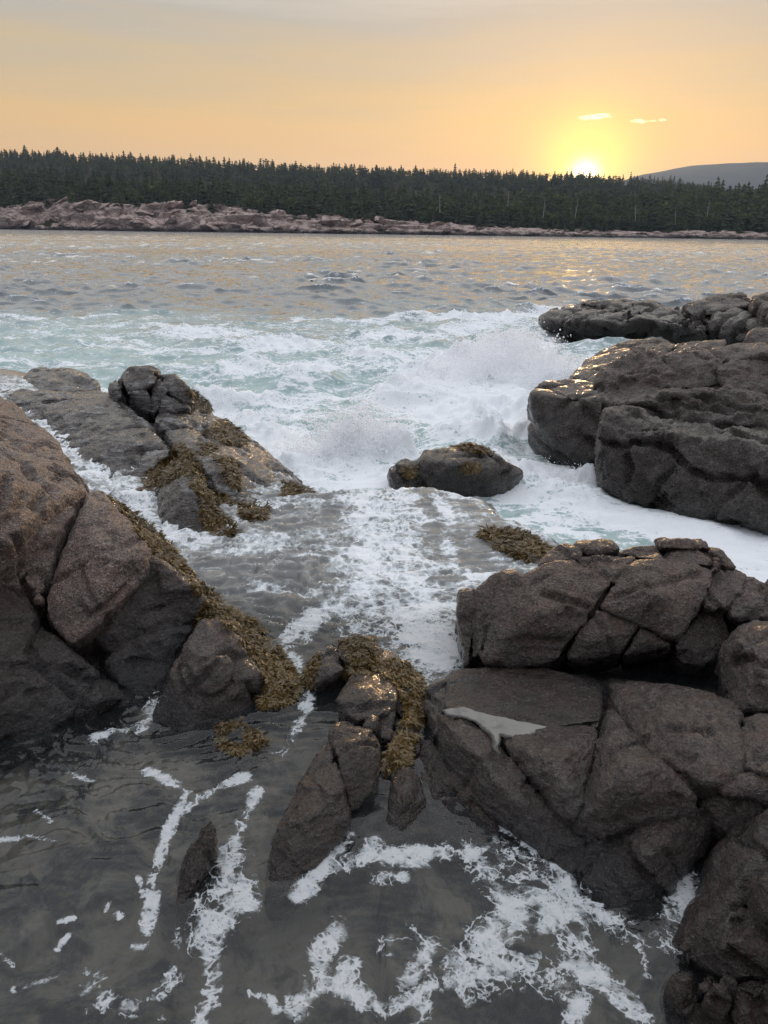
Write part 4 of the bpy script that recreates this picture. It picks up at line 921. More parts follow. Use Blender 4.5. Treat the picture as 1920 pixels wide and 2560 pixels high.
block(t, G, 'B', [(1160, 145, 1.12), (1180, 98, 1.13), (1285, 94, 1.13), (1400, 150, 1.08), (1425, 188, 1.05), (1290, 172, 1.09)], deep=.3, drop=.2, rnd=.04)
block(t, G, 'B', [(1120, 60, 1.17), (1200, 52, 1.18), (1340, 60, 1.17), (1372, 102, 1.13), (1260, 104, 1.13), (1118, 96, 1.14)], deep=.25, drop=.06, rnd=.035)
block(t, G, 'B', [(1372, 98, 1.1), (1430, 110, 1.08), (1495, 190, 1.0), (1410, 165, 1.06)], deep=.3, drop=.2, rnd=.04)
block(t, G, 'B', [(1310, 110, 1.1), (1375, 118, 1.1), (1410, 155, 1.06), (1330, 150, 1.08)], deep=.2, drop=.1, rnd=.03)
block(t, G, 'B', [(1420, 195, 1.02), (1500, 195, 1.0), (1560, 230, .98), (1510, 330, .92), (1450, 400, .86), (1345, 390, .88), (1350, 300, .95)], deep=.5, drop=.2, rnd=.04)
block(t, G, 'B', [(1490, 230, .98), (1600, 235, .98), (1690, 290, .95), (1720, 420, .84), (1560, 460, .78), (1470, 430, .82), (1480, 330, .90)], deep=.5, drop=.2, rnd=.04, amp=1.2)
block(t, G, 'B', [(1200, 560, .72), (1330, 410, .80), (1440, 420, .78), (1470, 520, .68), (1380, 660, .58), (1230, 640, .62)], deep=.3, drop=.2, rnd=.04, label='dark recessed slab under the dome')
t = thing('red_boulder', 'reddish brown rounded boulder at the right edge beside the cracked dome', 'rock', 'B', (1600, 800, .7))
block(t, G, 'B', [(1430, 640, .76), (1450, 560, .84), (1500, 500, .93), (1600, 475, 1.0), (1750, 470, 1.05), (1850, 520, 1.05), (1850, 900, .85), (1640, 885, .78), (1540, 872, .74), (1475, 845, .70), (1430, 740, .70), (1600, 640, .96)], deep=.4, drop=.3, rnd=.06, cracks=[(.02, .03, [(1480, 640), (1580, 630), (1659, 660)])])

t = thing('cracked_ledge', 'broad brown foreground ledge broken by deep cracks, holding a small puddle', 'rock', 'B', (700, 1100, .5))
K = dict(deep=.35, drop=.3, rnd=.04, amp=.75, px=2.2)
GR = -.006
block(t, G, 'B', [(55, 740, .615), (130, 682, .635), (300, 672, .64), (580, 672, .645), (745, 705, .655), (870, 785, .665), (855, 925, .665), (640, 958, .652), (400, 912, .632), (200, 868, .626), (70, 860, .622), (500, 800, .648)], deep=.3, drop=.4, rnd=.03, amp=.35, fac=.4)
block(t, G, 'B', [(0, 790, .60), (55, 735, .62), (110, 740, .63), (95, 880, .63), (60, 1000, .58), (10, 900, .56)], deep=.3, drop=.3, rnd=.03)
block(t, G, 'B', [(62, 890, .645), (110, 900, .655), (205, 918, .655), (312, 990, .655), (342, 1085, .645), (395, 1260, .62), (500, 1330, .60), (620, 1400, .57), (600, 1590, .47), (455, 1490, .48), (300, 1370, .48), (130, 1165, .49), (60, 1010, .56), (240, 1080, .66)],
      deep=.3, drop=.3, rnd=.04, amp=.6, px=2.0, fac=.6)
block(t, G, 'B', [(372, 1060, .65), (440, 1110, .66), (500, 1210, .64), (450, 1270, .61), (392, 1255, .62)], deep=.25, drop=.25, rnd=.025)
block(t, G, 'B', [(500, 1235, .62), (620, 1375, .58), (720, 1440, .56), (800, 1530, .54), (760, 1640, .47), (705, 1690, .43), (600, 1580, .47), (450, 1290, .60)], deep=.3, drop=.3, rnd=.04)
block(t, G, 'B', [(368, 1004, .645), (420, 1006, .652), (520, 1018, .660), (640, 972, .650), (850, 930, .675), (842, 1010, .71), (772, 1330, .66), (722, 1420, .61), (640, 1370, .61), (520, 1215, .66), (440, 1095, .675), (600, 1110, .78), (700, 1080, .77)], deep=.3, drop=.3, rnd=.035, px=2.0, fac=.6)
block(t, G, 'B', [(892, 872, .73), (918, 890, .74), (1040, 1040, .83), (1150, 1170, .86), (1312, 1278, .80), (1310, 1400, .68), (900, 1490, .58), (800, 1512, .56), (722, 1430, .60), (782, 1330, .66), (852, 1040, .74), (950, 1110, .90), (900, 1250, .82)], deep=.3, drop=.3, rnd=.06, px=2.0, fac=.6)
block(t, G, 'B', [(888, 742, .72), (985, 738, .74), (1180, 738, .76), (1330, 822, .80), (1485, 852, .83), (1535, 912, .84), (1545, 1170, .84), (1390, 1235, .82), (1162, 1168, .80), (1042, 1022, .80), (918, 862, .74), (1200, 920, .90)], deep=.35, drop=.3, rnd=.05, fac=.6, cracks=[(.012, .02, [(1120, 745), (1125, 800), (1090, 860)]), (.012, .02, [(1190, 960), (1300, 970), (1380, 985)])])
block(t, G, 'B', [(790, 1515, .55), (1000, 1475, .60), (1180, 1410, .66), (1330, 1340, .70), (1420, 1420, .62), (1290, 1560, .52), (1250, 1690, .46), (1080, 1850, .43), (930, 1870, .42), (850, 1800, .42), (705, 1690, .43), (1080, 1560, .64)], deep=.3, drop=.3, rnd=.05, amp=1.2)
block(t, G, 'B', [(1320, 1340, .70), (1440, 1280, .76), (1560, 1290, .76), (1660, 1330, .76), (1660, 1400, .70), (1480, 1480, .60), (1400, 1440, .60)], deep=.35, drop=.4, rnd=.05)
block(t, G, 'B', [(1400, 1240, .80), (1540, 1170, .84), (1700, 1150, .88), (1850, 1200, .9), (1850, 1350, .8), (1640, 1330, .78), (1450, 1290, .78)], deep=.35, drop=.4, rnd=.05)
block(t, G, 'B', [(1540, 930, .84), (1660, 900, .88), (1850, 900, .92), (1850, 1210, .9), (1640, 1180, .88), (1550, 1150, .85)], deep=.4, drop=.4, rnd=.05)
block(t, STONE, 'B', [(-60, 1000, .46), (60, 1010, .52), (130, 1180, .48), (320, 1390, .46), (500, 1540, .43), (200, 1530, .38), (60, 1500, .40), (-20, 1300, .42)], deep=.4, drop=.4, rnd=.05, label='black wet foot of the ledge')
block(t, G, 'B', [(100, 750, .5), (800, 700, .5), (1500, 850, .65), (1800, 900, .7), (1800, 1300, .6), (1300, 1400, .5), (700, 1500, .40), (300, 1200, .45)], deep=.9, drop=.5, rnd=.06, px=5)

# --- right edge, bottom corner
t = thing('corner_rock', 'brown wet rock running up the right edge from the bottom corner', 'rock', 'G', (700, 1500, .45))
block(t, STONE, 'G', [(960, 440, .78), (1100, 380, .82), (1300, 500, .84), (1300, 1000, .72), (1000, 1080, .66), (760, 1230, .58), (520, 1400, .52), (330, 1640, .46), (300, 1540, .46), (480, 1270, .52), (620, 1050, .56), (600, 1000, .54), (660, 760, .64), (800, 650, .70), (900, 900, .72)], deep=.4, drop=.3, rnd=.05, label='upper slab')
block(t, STONE, 'G', [(330, 1660, .50), (520, 1420, .58), (760, 1270, .64), (1000, 1220, .70), (1300, 1250, .74), (1300, 1750, .66), (1060, 1800, .60), (800, 1850, .54), (560, 1800, .50), (380, 1720, .47), (700, 1500, .68)], deep=.35, drop=.3, rnd=.05)
block(t, STONE, 'G', [(960, 1020, .84), (1100, 880, .92), (1300, 850, .95), (1300, 1300, .86), (1072, 1330, .80), (990, 1250, .78)], deep=.3, drop=.3, rnd=.05)
t = thing('corner_boulder', 'knobbly brown boulder at the water edge in the bottom right corner', 'rock', 'G', (500, 2000, .45))
block(t, STONE, 'G', [(230, 1900, .50), (290, 1800, .56), (430, 1760, .58), (480, 1850, .58), (470, 2000, .54), (400, 2150, .48), (280, 2080, .46)], deep=.3, drop=.3, rnd=.04)
block(t, STONE, 'G', [(470, 1850, .57), (600, 1820, .58), (650, 1860, .57), (580, 1960, .56), (470, 1950, .55)], deep=.3, drop=.3, rnd=.03)
block(t, STONE, 'G', [(550, 2000, .56), (620, 1870, .61), (720, 1830, .63), (810, 1890, .62), (790, 2020, .58), (700, 2200, .50), (560, 2150, .50), (500, 2080, .51)], deep=.3, drop=.3, rnd=.045)
block(t, STONE, 'G', [(260, 2080, .44), (480, 2020, .48), (720, 2100, .48), (900, 2300, .44), (300, 2350, .40)], deep=.4, drop=.3, rnd=.05)
block(t, STONE, 'G', [(800, 1880, .58), (1000, 1810, .62), (1300, 1800, .66), (1300, 2400, .50), (850, 2400, .46), (740, 2150, .50)], deep=.4, drop=.3, rnd=.05, label='dark slab in the corner')

# --- stones in the middle of the pool
t = thing('weedy_rock', 'low flat rock covered in brown rockweed in the middle of the pool', 'rock', 'C', (700, 400, .48))
G = STONE
block(t, G, 'C', [(440, 440, .56), (455, 330, .60), (520, 290, .63), (620, 290, .63), (645, 335, .62), (570, 400, .58)], deep=.2, drop=.2, rnd=.025)
block(t, G, 'C', [(360, 410, .50), (470, 190, .57), (560, 160, .60), (640, 220, .62), (620, 300, .60), (450, 330, .55), (400, 450, .48)], deep=.2, drop=.2, rnd=.03)
block(t, G, 'C', [(600, 230, .62), (640, 110, .66), (740, 95, .67), (850, 120, .65), (890, 220, .61), (800, 330, .60), (660, 330, .60)], deep=.25, drop=.2, rnd=.03)
block(t, G, 'C', [(850, 180, .58), (1000, 200, .54), (1160, 330, .50), (1220, 500, .47), (1180, 750, .46), (1060, 700, .48), (1020, 420, .54), (880, 320, .60)], deep=.25, drop=.2, rnd=.03)
block(t, G, 'C', [(1040, 700, .50), (1180, 720, .50), (1250, 900, .48), (1150, 1020, .47), (980, 1080, .46), (960, 900, .50)], deep=.2, drop=.2, rnd=.03)
t = thing('round_stone', 'rounded stone with a pinkish crown behind the standing stones', 'rock', 'C', (820, 650, .5))
block(t, G, 'C', [(700, 410, -4.05), (745, 360, -4.15), (845, 345, -4.2), (955, 385, -4.15), (1035, 495, -4.0), (1045, 610, -3.85), (980, 665, -3.75), (860, 680, -3.7), (740, 725, -3.65), (640, 680, -3.75), (606, 570, -3.85), (650, 480, -3.95), (800, 500, -3.88)], deep=.25, drop=.2, rnd=.05, amp=.7, px=2.0)
block(t, G, 'C', [(800, 660, -3.72), (850, 642, -3.72), (912, 700, -3.66), (900, 800, -3.58), (800, 760, -3.6)], deep=.2, drop=.2, rnd=.03)
block(t, G, 'C', [(900, 640, -3.8), (1035, 640, -3.8), (1030, 760, -3.7), (1000, 850, -3.6), (915, 830, -3.6)], deep=.2, drop=.2, rnd=.03)
t = thing('standing_stone', 'upright blunt stone wedged against the long leaning stone', 'rock', 'C', (760, 1350, .45))
block(t, G, 'C', [(540, 810, -3.52), (590, 735, -3.56), (680, 728, -3.55), (780, 745, -3.5), (860, 792, -3.46), (928, 885, -3.40), (918, 1060, -3.26), (880, 1225, -3.16), (770, 1390, -3.08), (690, 1400, -3.05), (640, 1200, -3.12), (590, 1000, -3.24), (548, 880, -3.4), (720, 900, -3.30)], deep=.2, drop=.15, rnd=.035, amp=.7, px=2.0, cracks=[(.02, .02, [(690, 745), (730, 790), (780, 770)])])
t = thing('leaning_stone', 'long dark stone leaning like a fin out of the pool', 'rock', 'C', (350, 1900, .45))
block(t, G, 'C', [(500, 878, -3.42), (556, 872, -3.40), (602, 1000, -3.26), (642, 1200, -3.08), (705, 1410, -2.96), (690, 1500, -2.92), (480, 1760, -2.76), (330, 1950, -2.66), (180, 2085, -2.58), (66, 2060, -2.58), (92, 1800, -2.72), (158, 1550, -2.86), (260, 1280, -3.04), (425, 985, -3.32), (420, 1400, -2.90)], deep=.2, drop=.15, rnd=.04, amp=.7, px=1.9)
t = thing('stub_stone', 'short stub-like dark stone standing in the pool between leaning stone and ledge', 'rock', 'C', (1100, 1600, .45))
block(t, G, 'C', [(985, 1140, -3.32), (1040, 1062, -3.36), (1150, 1052, -3.36), (1205, 1130, -3.30), (1285, 1310, -3.18), (1265, 1400, -3.12), (1205, 1600, -2.98), (1090, 1645, -2.94), (985, 1605, -2.96), (950, 1480, -3.02), (968, 1300, -3.14), (1100, 1300, -3.08)], deep=.2, drop=.2, rnd=.04, amp=.6, px=2.0)
t = thing('fin_rock', 'small pointed rock poking out of the pool among foam streaks', 'rock', 'F', (430, 330, .47))
block(t, G, 'F', [(438, 176, .62), (456, 162, .65), (468, 182, .62), (471, 228, .55), (446, 275, .50), (420, 325, .47), (395, 352, .45), (376, 345, .45), (386, 275, .48), (412, 212, .55)], deep=.12, drop=.2, rnd=.018, px=1.7, amp=.9)
print('rocks', NBLK[0], round(time.time() - T0, 1), sum(len(m.polygons) for v, m in BVH_ALL))
# --- the same coast going on past the edges of the view
def by(label): return [o for o in COL.objects if o.type == 'EMPTY' and o.get('label') == label][0]
X_ = dict(px=4.5, rnd=.06, amp=1.5)
t = by('dark barnacled cliff block rising straight from the white channel, right side')
block(t, CLIFF, 'D', [(1780, 690, -8.7), (2200, 640, -8.4), (2800, 680, -8.0), (2800, 1300, -6.6), (2200, 1240, -7.0), (1820, 1120, -7.75)], deep=1.2, drop=.6, **X_)
t = by('broad layered dark ledge behind the cliff block, its top wet and shining')
block(t, CLIFF, 'D', [(1740, 320, 1.6), (2200, 260, 1.8), (2900, 300, 1.8), (2900, 640, 1.0), (2200, 660, 1.0), (1760, 640, 1.0)], deep=1.0, drop=1.2, **X_)
t = by('heap of tilted boulders on the far ledge at the right edge')
block(t, CLIFF, 'D', [(1740, 70, 1.6), (2300, 40, 1.8), (2900, 80, 1.7), (2900, 260, .4), (2200, 280, .3), (1750, 240, .5)], deep=2.0, drop=1.0, px=4, rnd=.09, amp=1.6)
t = by('reddish brown rounded boulder at the right edge beside the cracked dome')
block(t, GRANITE_DARK, 'B', [(1780, 500, 1.05), (2300, 420, 1.2), (2700, 560, 1.2), (2700, 900, .95), (2200, 960, .9), (1800, 900, .86)], deep=.6, drop=.5, **X_)
block(t, GRANITE_DARK, 'B', [(1660, 260, .95), (2000, 230, 1.0), (2500, 320, 1.0), (2400, 460, .95), (1900, 500, .9), (1700, 440, .82)], deep=.6, drop=.6, **X_)
t = by('broad brown foreground ledge broken by deep cracks, holding a small puddle')
block(t, GRANITE_DARK, 'B', [(1790, 900, .92), (2300, 920, 1.05), (2700, 1000, 1.1), (2700, 1500, .95), (2200, 1450, .9), (1800, 1340, .82)], deep=.6, drop=.6, **X_)
t = by('brown wet rock running up the right edge from the bottom corner')
block(t, STONE, 'G', [(1250, 400, .86), (2000, 300, 1.0), (3000, 500, 1.15), (3000, 1900, .95), (2000, 2000, .85), (1250, 1800, .70)], deep=.5, drop=.6, **X_)
t = by('big pinkish granite outcrop sloping down to the water, fringed with rockweed')
block(t, GRANITE, 'A', [(-60, 10, 1.66), (-500, -60, 1.9), (-1400, 100, 2.1), (-1400, 900, 1.7), (-600, 860, 1.55), (-80, 800, 1.42)], deep=.5, drop=1.0, **X_)
block(t, TIDE_SHADE, 'A', [(-80, 930, 1.22), (-600, 850, 1.5), (-1400, 900, 1.6), (-1400, 2100, .7), (-600, 2050, .5), (-80, 1960, .40)], deep=.5, drop=.6, **X_)
t = by('grey wet sloping ledge with water sheeting over it, left of the surf')
block(t, LEDGE, 'E', [(-40, 130, .85), (-400, 90, 1.0), (-1000, 130, 1.1), (-1000, 420, .9), (-400, 400, .8), (-40, 240, .76)], deep=.8, drop=.8, **X_)
# ------------------------------------------------------------------ rockweed
def weed_mat():
    m = M('rockweed'); tn = m.attr('tone'); tip = m.attr('tip')
    c = m.mix(tn, (.030, .020, .008), (.115, .066, .014)); c = m.mix(m.math('MULTIPLY', tip, .55), c, (.19, .12, .03))
    return m.done(m.n('BsdfPrincipled', 0, None, Base_Color=c, Roughness=.38, Specular_IOR_Level=.5))
WEED = weed_mat()
bpy.context.view_layer.update()
DG = bpy.context.evaluated_depsgraph_get(); DG.update()
C0 = Vector((0, 0, CAM_H))
wr = np.random.default_rng(23)
def in_poly(poly, n):
    poly = np.array(poly, float); lo, hi = poly.min(0), poly.max(0); out = []
    while len(out) < n:
        q = wr.uniform(lo, hi, (n * 2, 2)); out += q[poly_sd(q, poly) > 0].tolist()
    return out[:n]
def weed(label, polys, fr, dens, ln, lift=.0, group=None, flow=(.3, -.6, -.4)):
    V = []; Fc = []; TN = []; TP = []; off = 0
    for poly in polys:
        uvp = fpx(fr, poly); A = np.array(uvp); area = abs(np.dot(A[:, 0], np.roll(A[:, 1], 1)) - np.dot(A[:, 1], np.roll(A[:, 0], 1))) / 2
        n = int(area * dens); S = in_poly(uvp, n)
        D = rays(S); HP = []; HN = []
        for d in D:
            h = SC.ray_cast(DG, C0, Vector(d))
            if h[0]: HP.append(h[1][:]); HN.append(h[2][:] if h[2].dot(Vector(d)) < 0 else (-h[2])[:])
        if not HP: continue
        p = np.array(HP); nn = np.array(HN); clump = perlin(p * 7.0, 55); k = clump > -.22; p, nn, clump = p[k], nn[k], clump[k]; n = len(p)
        L = (ln * (.6 + .8 * wr.random(n)))[:, None]; w = L * .085
        g = np.array(flow) + wr.normal(0, .55, (n, 3)); g -= nn * (g * nn).sum(1)[:, None]; g /= np.linalg.norm(g, axis=1)[:, None] + 1e-9
        s = np.cross(nn, g); up = nn * L; U = lambda a_, b_: wr.uniform(a_, b_, (n, 1))
        b = p + nn * (lift + L * .12 * U(0, 1) + .012 * np.clip(clump, 0, 1)[:, None])
        m1 = b + g * L * .45 + up * U(.02, .17)
        e1 = m1 + (g * .7 + s * U(.25, .6)) * L * .5 - up * U(-.05, .25)
        e2 = m1 + (g * .7 - s * U(.25, .6)) * L * .5 - up * U(-.05, .25)
        tw = s + nn * U(-.7, .7); tw /= np.linalg.norm(tw, axis=1)[:, None]
        vv = np.stack([b - tw * w * .5, b + tw * w * .5, m1 + tw * w, m1 - tw * w, e1 + g * w * .9, e1 - tw * w * 1.1, e2 + g * w * .9, e2 + tw * w * 1.1], 1)
        V += vv.reshape(-1, 3).tolist()
        o8 = off + 8 * np.arange(n)[:, None]
        Fc += np.concatenate([o8 + np.array([[0, 1, 2, 3]]), o8 + np.array([[3, 2, 4, 5]]), o8 + np.array([[3, 2, 7, 6]])]).tolist()
        t = np.clip(.45 + .9 * perlin(p * 4.0, 66) + wr.normal(0, .2, n), 0, 1)
        TN += np.repeat(t, 8).tolist(); TP += [0, 0, .35, .35, 1, 1, 1, 1] * n; off += 8 * n
    if not V: return
    me = new_mesh('rockweed', V, Fc, True); attr(me, 'tone', TN); attr(me, 'tip', TP)
    tag(link('rockweed', me, WEED), label, 'seaweed', group, 'stuff')
weed('thick golden brown rockweed fringe along the water side of the big left outcrop', [[(560, 545), (620, 585), (720, 655), (860, 775), (960, 865), (1010, 950), (1100, 1055), (1180, 1118), (1260, 1190), (1385, 1262), (1445, 1312), (1500, 1400), (1585, 1520), (1622, 1620), (1560, 1700), (1420, 1705), (1450, 1570), (1365, 1430), (1272, 1290), (1185, 1240), (1095, 1240), (1035, 1275), (1110, 1215), (1112, 1130), (1060, 1050), (980, 972), (830, 868), (700, 685)]], 'A', 1.0, .060)
weed('olive rockweed clump washing in the shallow water below the left outcrop', [[(1190, 1830), (1290, 1790), (1400, 1850), (1455, 1920), (1300, 1965), (1210, 1935)]], 'A', .35, .045)
weed('brown rockweed draped over the ridges of the wet left ledge', [[(740, 410), (780, 398), (840, 450), (885, 540), (900, 590), (850, 545), (780, 520), (720, 570), (610, 600), (655, 510), (735, 450)], [(830, 550), (880, 590), (915, 670), (870, 640)], [(840, 430), (940, 430), (1020, 480), (1035, 600), (990, 560), (950, 460)], [(900, 590), (960, 620), (1010, 655), (930, 650)]], 'E', 1.1, .075)
weed('tuft of brown rockweed behind the knobbly boulder above the surf', [[(820, 160), (870, 188), (912, 240), (905, 256), (830, 242)]], 'E', 1.3, .085)
weed('dark rockweed patch on the seaward edge of the wet ledge', [[(890, 350), (955, 290), (1000, 308), (1062, 372), (1050, 400), (960, 392)], [(860, 390), (930, 400), (900, 425)]], 'E', 1.1, .08)
weed('trailing rockweed strands at the foot of the wet ledge by the shelf water', [[(905, 750), (980, 715), (1025, 780), (930, 795)], [(1030, 655), (1145, 668), (1130, 722), (1050, 700)], [(1240, 565), (1345, 600), (1215, 614)], [(860, 640), (930, 680), (980, 730), (900, 760)]], 'E', .9, .085)
weed('reddish brown rockweed mat over the low rock in the pool middle', [[(600, 200), (640, 105), (850, 100), (900, 225), (1100, 280), (1200, 400), (1245, 520), (1185, 780), (1130, 900), (1100, 1020), (960, 1085), (945, 1000), (1050, 840), (1120, 640), (1020, 450), (900, 350), (700, 400), (640, 330), (780, 290)], [(340, 430), (385, 330), (460, 200), (445, 330), (412, 450)]], 'C', .55, .052)
weed('small dark rockweed tufts on top of the surf rock', [[(75, 805), (150, 795), (145, 845), (90, 845)], [(275, 718), (400, 705), (485, 752), (380, 738)], [(330, 800), (440, 790), (430, 815), (350, 825)]], 'D', 1.1, .065)
weed('dark rockweed lying in the running water of the sill beside the cracked dome', [[(400, 1105), (440, 1083), (560, 1088), (640, 1118), (668, 1150), (520, 1132)], [(470, 1145), (560, 1143), (520, 1168)], [(556, 1185), (620, 1148), (705, 1158), (690, 1208), (600, 1205)]], 'D', 1.3, .075, .02)

# ------------------------------------------------------------------ spray: single drops thrown up by the surf
def drops_mat():
    m = M('spray'); return m.done(m.n('MixShader', 0, None, i0=.5, i1=m.n('BsdfDiffuse', 0, None, Color=(.97, .97, .98)), i2=m.n('BsdfTranslucent', 0, None, Color=(.97, .97, .98))))
DROP = drops_mat()
def spray(label, srcs):
    P = []; R = []
    for (u, v, n, sx, up, lean, r0, r1) in srcs:
        c = at_z([(u, v)], 0)[0]
        nj = 46; j = wr.integers(0, nj, n); mist = wr.random(n) < .45
        jx = wr.normal(0, sx * .8, nj); jy = wr.normal(0, sx * .4, nj); jl = up * np.exp(-(jx / (sx * 1.5)) ** 2) * wr.uniform(.35, 1.15, nj); ja = wr.normal(0, .30, nj) + jx / sx * .25
        t_ = wr.random(n) ** .75; spread = .015 + .07 * t_ * up
        z = jl[j] * t_ * np.cos(ja[j]) - .25 * jl[j] * t_ ** 4 + wr.normal(0, 1, n) * spread
        x = jx[j] + jl[j] * t_ * np.sin(ja[j]) + wr.normal(0, 1, n) * spread; y = jy[j] + wr.normal(0, 1, n) * spread
        xm_ = wr.normal(0, sx, n); zm_ = up * .8 * np.exp(-(xm_ / (sx * 1.3)) ** 2) * (1 - wr.random(n) ** .5)
        x = np.where(mist, xm_, x); z = np.clip(np.where(mist, zm_, z), 0, None); y = np.where(mist, wr.normal(0, sx * .5, n), y)
        P.append(np.c_[c[0] + x + lean * z, c[1] + y, .05 + z]); R.append(np.where(mist, r0, r0 * (r1 / r0) ** (wr.random(n) ** 1.8)))
    P = np.concatenate(P); R = np.concatenate(R)
    me = bpy.data.meshes.new('sea_spray'); me.vertices.add(len(P)); me.vertices.foreach_set('co', P.astype(np.float32).ravel()); attr(me, 'rad', R)
    o = link('sea_spray', me, DROP)
    ng = bpy.data.node_groups.new('drops', 'GeometryNodeTree')
    ng.interface.new_socket('Geometry', in_out='INPUT', socket_type='NodeSocketGeometry'); ng.interface.new_socket('Geometry', in_out='OUTPUT', socket_type='NodeSocketGeometry')
    gi = ng.nodes.new('NodeGroupInput'); go = ng.nodes.new('NodeGroupOutput'); mp_ = ng.nodes.new('GeometryNodeMeshToPoints'); na = ng.nodes.new('GeometryNodeInputNamedAttribute'); sm = ng.nodes.new('GeometryNodeSetMaterial')
    na.data_type = 'FLOAT'; na.inputs['Name'].default_value = 'rad'; sm.inputs['Material'].default_value = DROP
    ng.links.new(gi.outputs[0], mp_.inputs[0]); ng.links.new(na.outputs[0], mp_.inputs['Radius']); ng.links.new(mp_.outputs[0], sm.inputs[0]); ng.links.new(sm.outputs[0], go.inputs[0])
    md = o.modifiers.new('drops', 'NODES'); md.node_group = ng
    tag(o, label, 'spray', None, 'stuff')
spray('tall fan of fine white spray in front of the far ledge', [(1200, 960, 10000, .75, 1.15, -.1, .005, .018), (1280, 950, 14000, .8, 1.5, .12, .005, .026), (1360, 970, 8000, .7, 1.0, .1, .005, .018), (1110, 990, 4500, .8, .6, -.2, .005, .016)])
spray('white splash bursting up behind the sill between ledge and surf rock', [(860, 1165, 5000, .35, 1.0, -.15, .004, .017), (930, 1160, 6000, .32, 1.05, .1, .004, .018), (800, 1170, 2500, .4, .5, -.3, .003, .012), (905, 1150, 500, .5, 1.25, 0, .006, .020)])
spray('low spray breaking along the wet ledge', [(560, 1015, 2500, .5, .40, .1, .004, .012), (650, 1075, 2500, .5, .30, .1, .004, .011), (730, 1140, 1800, .4, .3, .1, .003, .01)])
spray('burst of drops against the foot of the square block', [(1390, 1090, 2600, .35, .55, .3, .004, .016), (1430, 1120, 2200, .3, .60, .2, .004, .016)])
spray('froth flying over the surf rock and the channel mouth', [(1230, 1200, 2200, .35, .28, .1, .003, .010), (1330, 1200, 2200, .35, .25, .1, .003, .010), (1420, 1210, 1800, .35, .25, .1, .003, .010)])

# ------------------------------------------------------------------ puddle on the ledge
def puddle(label, fr, poly, z):
    W = at_z(fpx(fr, poly), z)[:, :2]; lo, hi = W.min(0), W.max(0); st = .006
    nx_, ny_ = int((hi[0] - lo[0]) / st) + 2, int((hi[1] - lo[1]) / st) + 2
    P_, f_ = grid(lo[0], hi[0], lo[1], hi[1], nx_, ny_)
    q_ = np.c_[P_, np.zeros(len(P_))]
    sd_ = poly_sd(P_ + .012 * np.c_[fbm(q_ * 14, 3, 1), fbm(q_ * 14, 3, 2)], W)
    keep = (sd_[f_] > -.004).all(1); f_ = f_[keep]; us = np.unique(f_); re_ = np.full(len(P_), -1); re_[us] = np.arange(len(us))
    me = new_mesh('puddle', np.c_[P_[us], np.full(len(us), z) - .004 * sstep(.02, -.004, sd_[us])], re_[f_]); attr(me, 'deep', np.clip(sd_[us] / .03, 0, 1))
    m = M('still water'); Pp = m.pos(); dp = m.attr('deep'); b = m.n('Bump', 0, None, Strength=.06, Distance=.01, Height=m.noise(Pp, 20, 2))
    bub = m.n('TexVoronoi', 0, {'feature': 'F1'}, Vector=Pp, Scale=26.0); ring = m.math('MULTIPLY', m.mr(bub, .02, .10, 1, 0), m.mr(m.noise(Pp, 6, 2), .55, .62))
    col = m.mix(ring, m.mix(m.noise(Pp, 7, 5, .6), (.15, .145, .13), (.27, .26, .24)), (.5, .5, .48))
    cl = m.math('MULTIPLY', m.mr(dp, 0, .9), m.mr(m.noise(Pp, 13, 4, .6), .28, .5, .55, .92))
    body = m.n('MixShader', 0, None, i0=cl, i1=m.n('BsdfTransparent', 0, None, Color=(.55, .52, .48)), i2=m.n('BsdfDiffuse', 0, None, Color=col))
    sh = m.n('MixShader', 0, None, i0=m.math('MAXIMUM', m.n('Fresnel', 0, None, IOR=1.34, Normal=b), .02), i1=body, i2=m.n('BsdfGlossy', 0, None, Color=(1., 1., 1.), Roughness=.03, Normal=b))
    tag(link('puddle', me, m.done(sh)), label, 'puddle')
puddle('still grey puddle in the hollow of the cracked foreground ledge', 'B', [(88, 872), (190, 852), (300, 888), (450, 918), (560, 942), (640, 962), (605, 998), (545, 985), (500, 1012), (430, 1012), (372, 1000), (358, 1060), (374, 1098), (340, 1072), (310, 985), (260, 945), (200, 915), (95, 900)], .674)

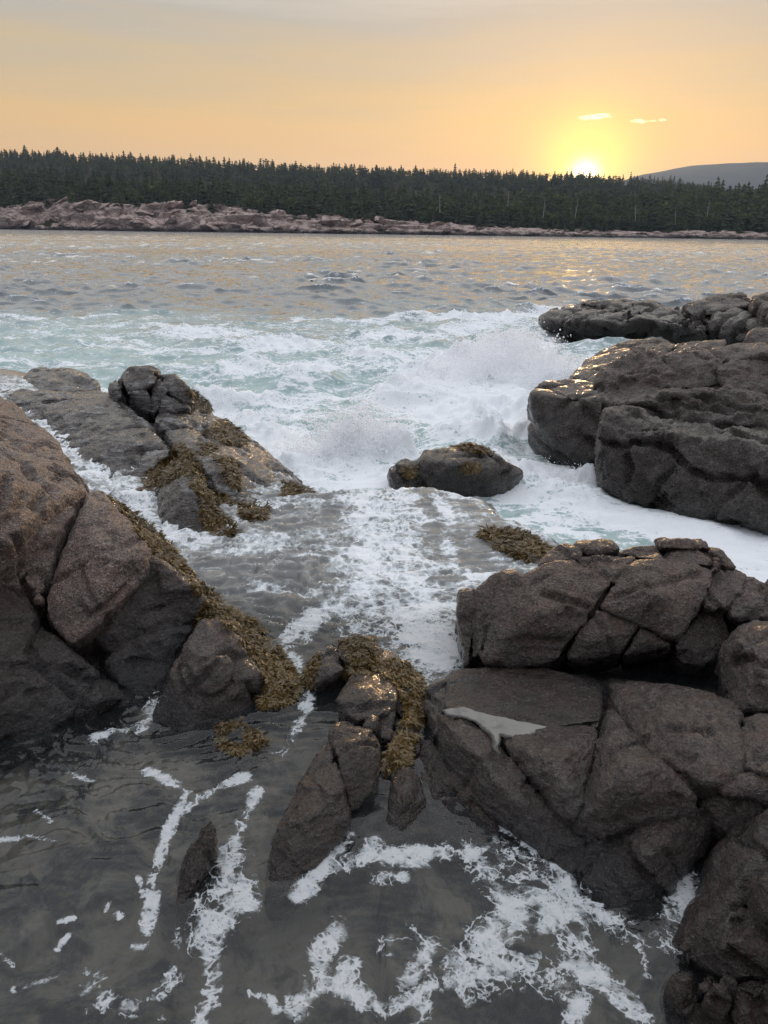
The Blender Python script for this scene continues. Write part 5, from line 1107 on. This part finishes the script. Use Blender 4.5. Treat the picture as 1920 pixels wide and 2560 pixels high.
# ------------------------------------------------------------------ pot buoys far out
m = M('dark buoy'); BU = m.done(m.n('BsdfPrincipled', 0, None, Base_Color=m.mix(m.noise(m.pos(), 6.0), (.02, .018, .012), (.05, .045, .02)), Roughness=.5))
def buoy(label, u, v, r):
    p = at_z([(u, v)], 0)[0]
    prof = [(0, -.6), (.55, -.5), (.85, -.1), (.9, .35), (.72, .8), (.35, 1.08), (.16, 1.12), (.14, 1.3), (0, 1.32)]
    n = 14; V = []; Fc = []
    for a, b in prof:
        for i in range(n): V.append((a * r * math.cos(i * 6.2832 / n), a * r * math.sin(i * 6.2832 / n), b * r))
    for k in range(len(prof) - 1):
        for i in range(n): Fc.append((k * n + i, k * n + (i + 1) % n, (k + 1) * n + (i + 1) % n, (k + 1) * n + i))
    o = link('buoy', new_mesh('buoy', V, Fc), BU); o.location = p + np.array([0, 0, .02]); o.rotation_euler = (.1, .15, 0)
    tag(o, label, 'buoy')
buoy('dark round buoy floating in the open water left of centre', 779, 706, .11)
buoy('low dark buoy floating near the right edge beyond the rocks', 1870, 684, .10)
buoy('tiny thin buoy far out close to the opposite shore below the sun', 1443, 612, .22)

# ------------------------------------------------------------------ two scraps of cloud beside the sun
m = M('cloud')
vol = m.n('VolumePrincipled', 0, None, Color=(1., 1., 1.), Density=.010, Anisotropy=.75)
m.t.links.new(vol, m.out.inputs['Volume']); CL = m.m
def cloud(label, puffs, dist=7000):
    V = []; Fc = []; off = 0
    bm = bmesh.new(); bmesh.ops.create_icosphere(bm, subdivisions=3, radius=1.0); bv = np.array([v.co[:] for v in bm.verts]); bf = np.array([[v.index for v in f_.verts] for f_ in bm.faces]); bm.free()
    for i, (u, v, wx, wz) in enumerate(puffs):
        c = at_y([(u, v)], dist)[0]; k = dist / FPX
        d = 1 + .45 * fbm(bv * 1.6 + i * 7.7, 3, 900)
        V.append(c + bv * d[:, None] * np.array([wx * k, wx * k * .5, wz * k])); Fc.append(bf + off); off += len(bv)
    tag(link('cloud', new_mesh('cloud', np.concatenate(V), np.concatenate(Fc)), CL), label, 'cloud')
cloud('brighter larger glowing scrap of cloud above the setting sun', [(1462, 295, 16, 4), (1484, 293, 22, 5), (1506, 289, 17, 5), (1518, 291, 9, 3)])
cloud('thin broken string of small glowing cloud right of the larger one', [(1596, 302, 13, 4), (1604, 305, 9, 3), (1620, 303, 5, 2), (1634, 302, 6, 2), (1656, 300, 8, 3), (1580, 304, 6, 2)])
print('done', round(time.time() - T0, 1))
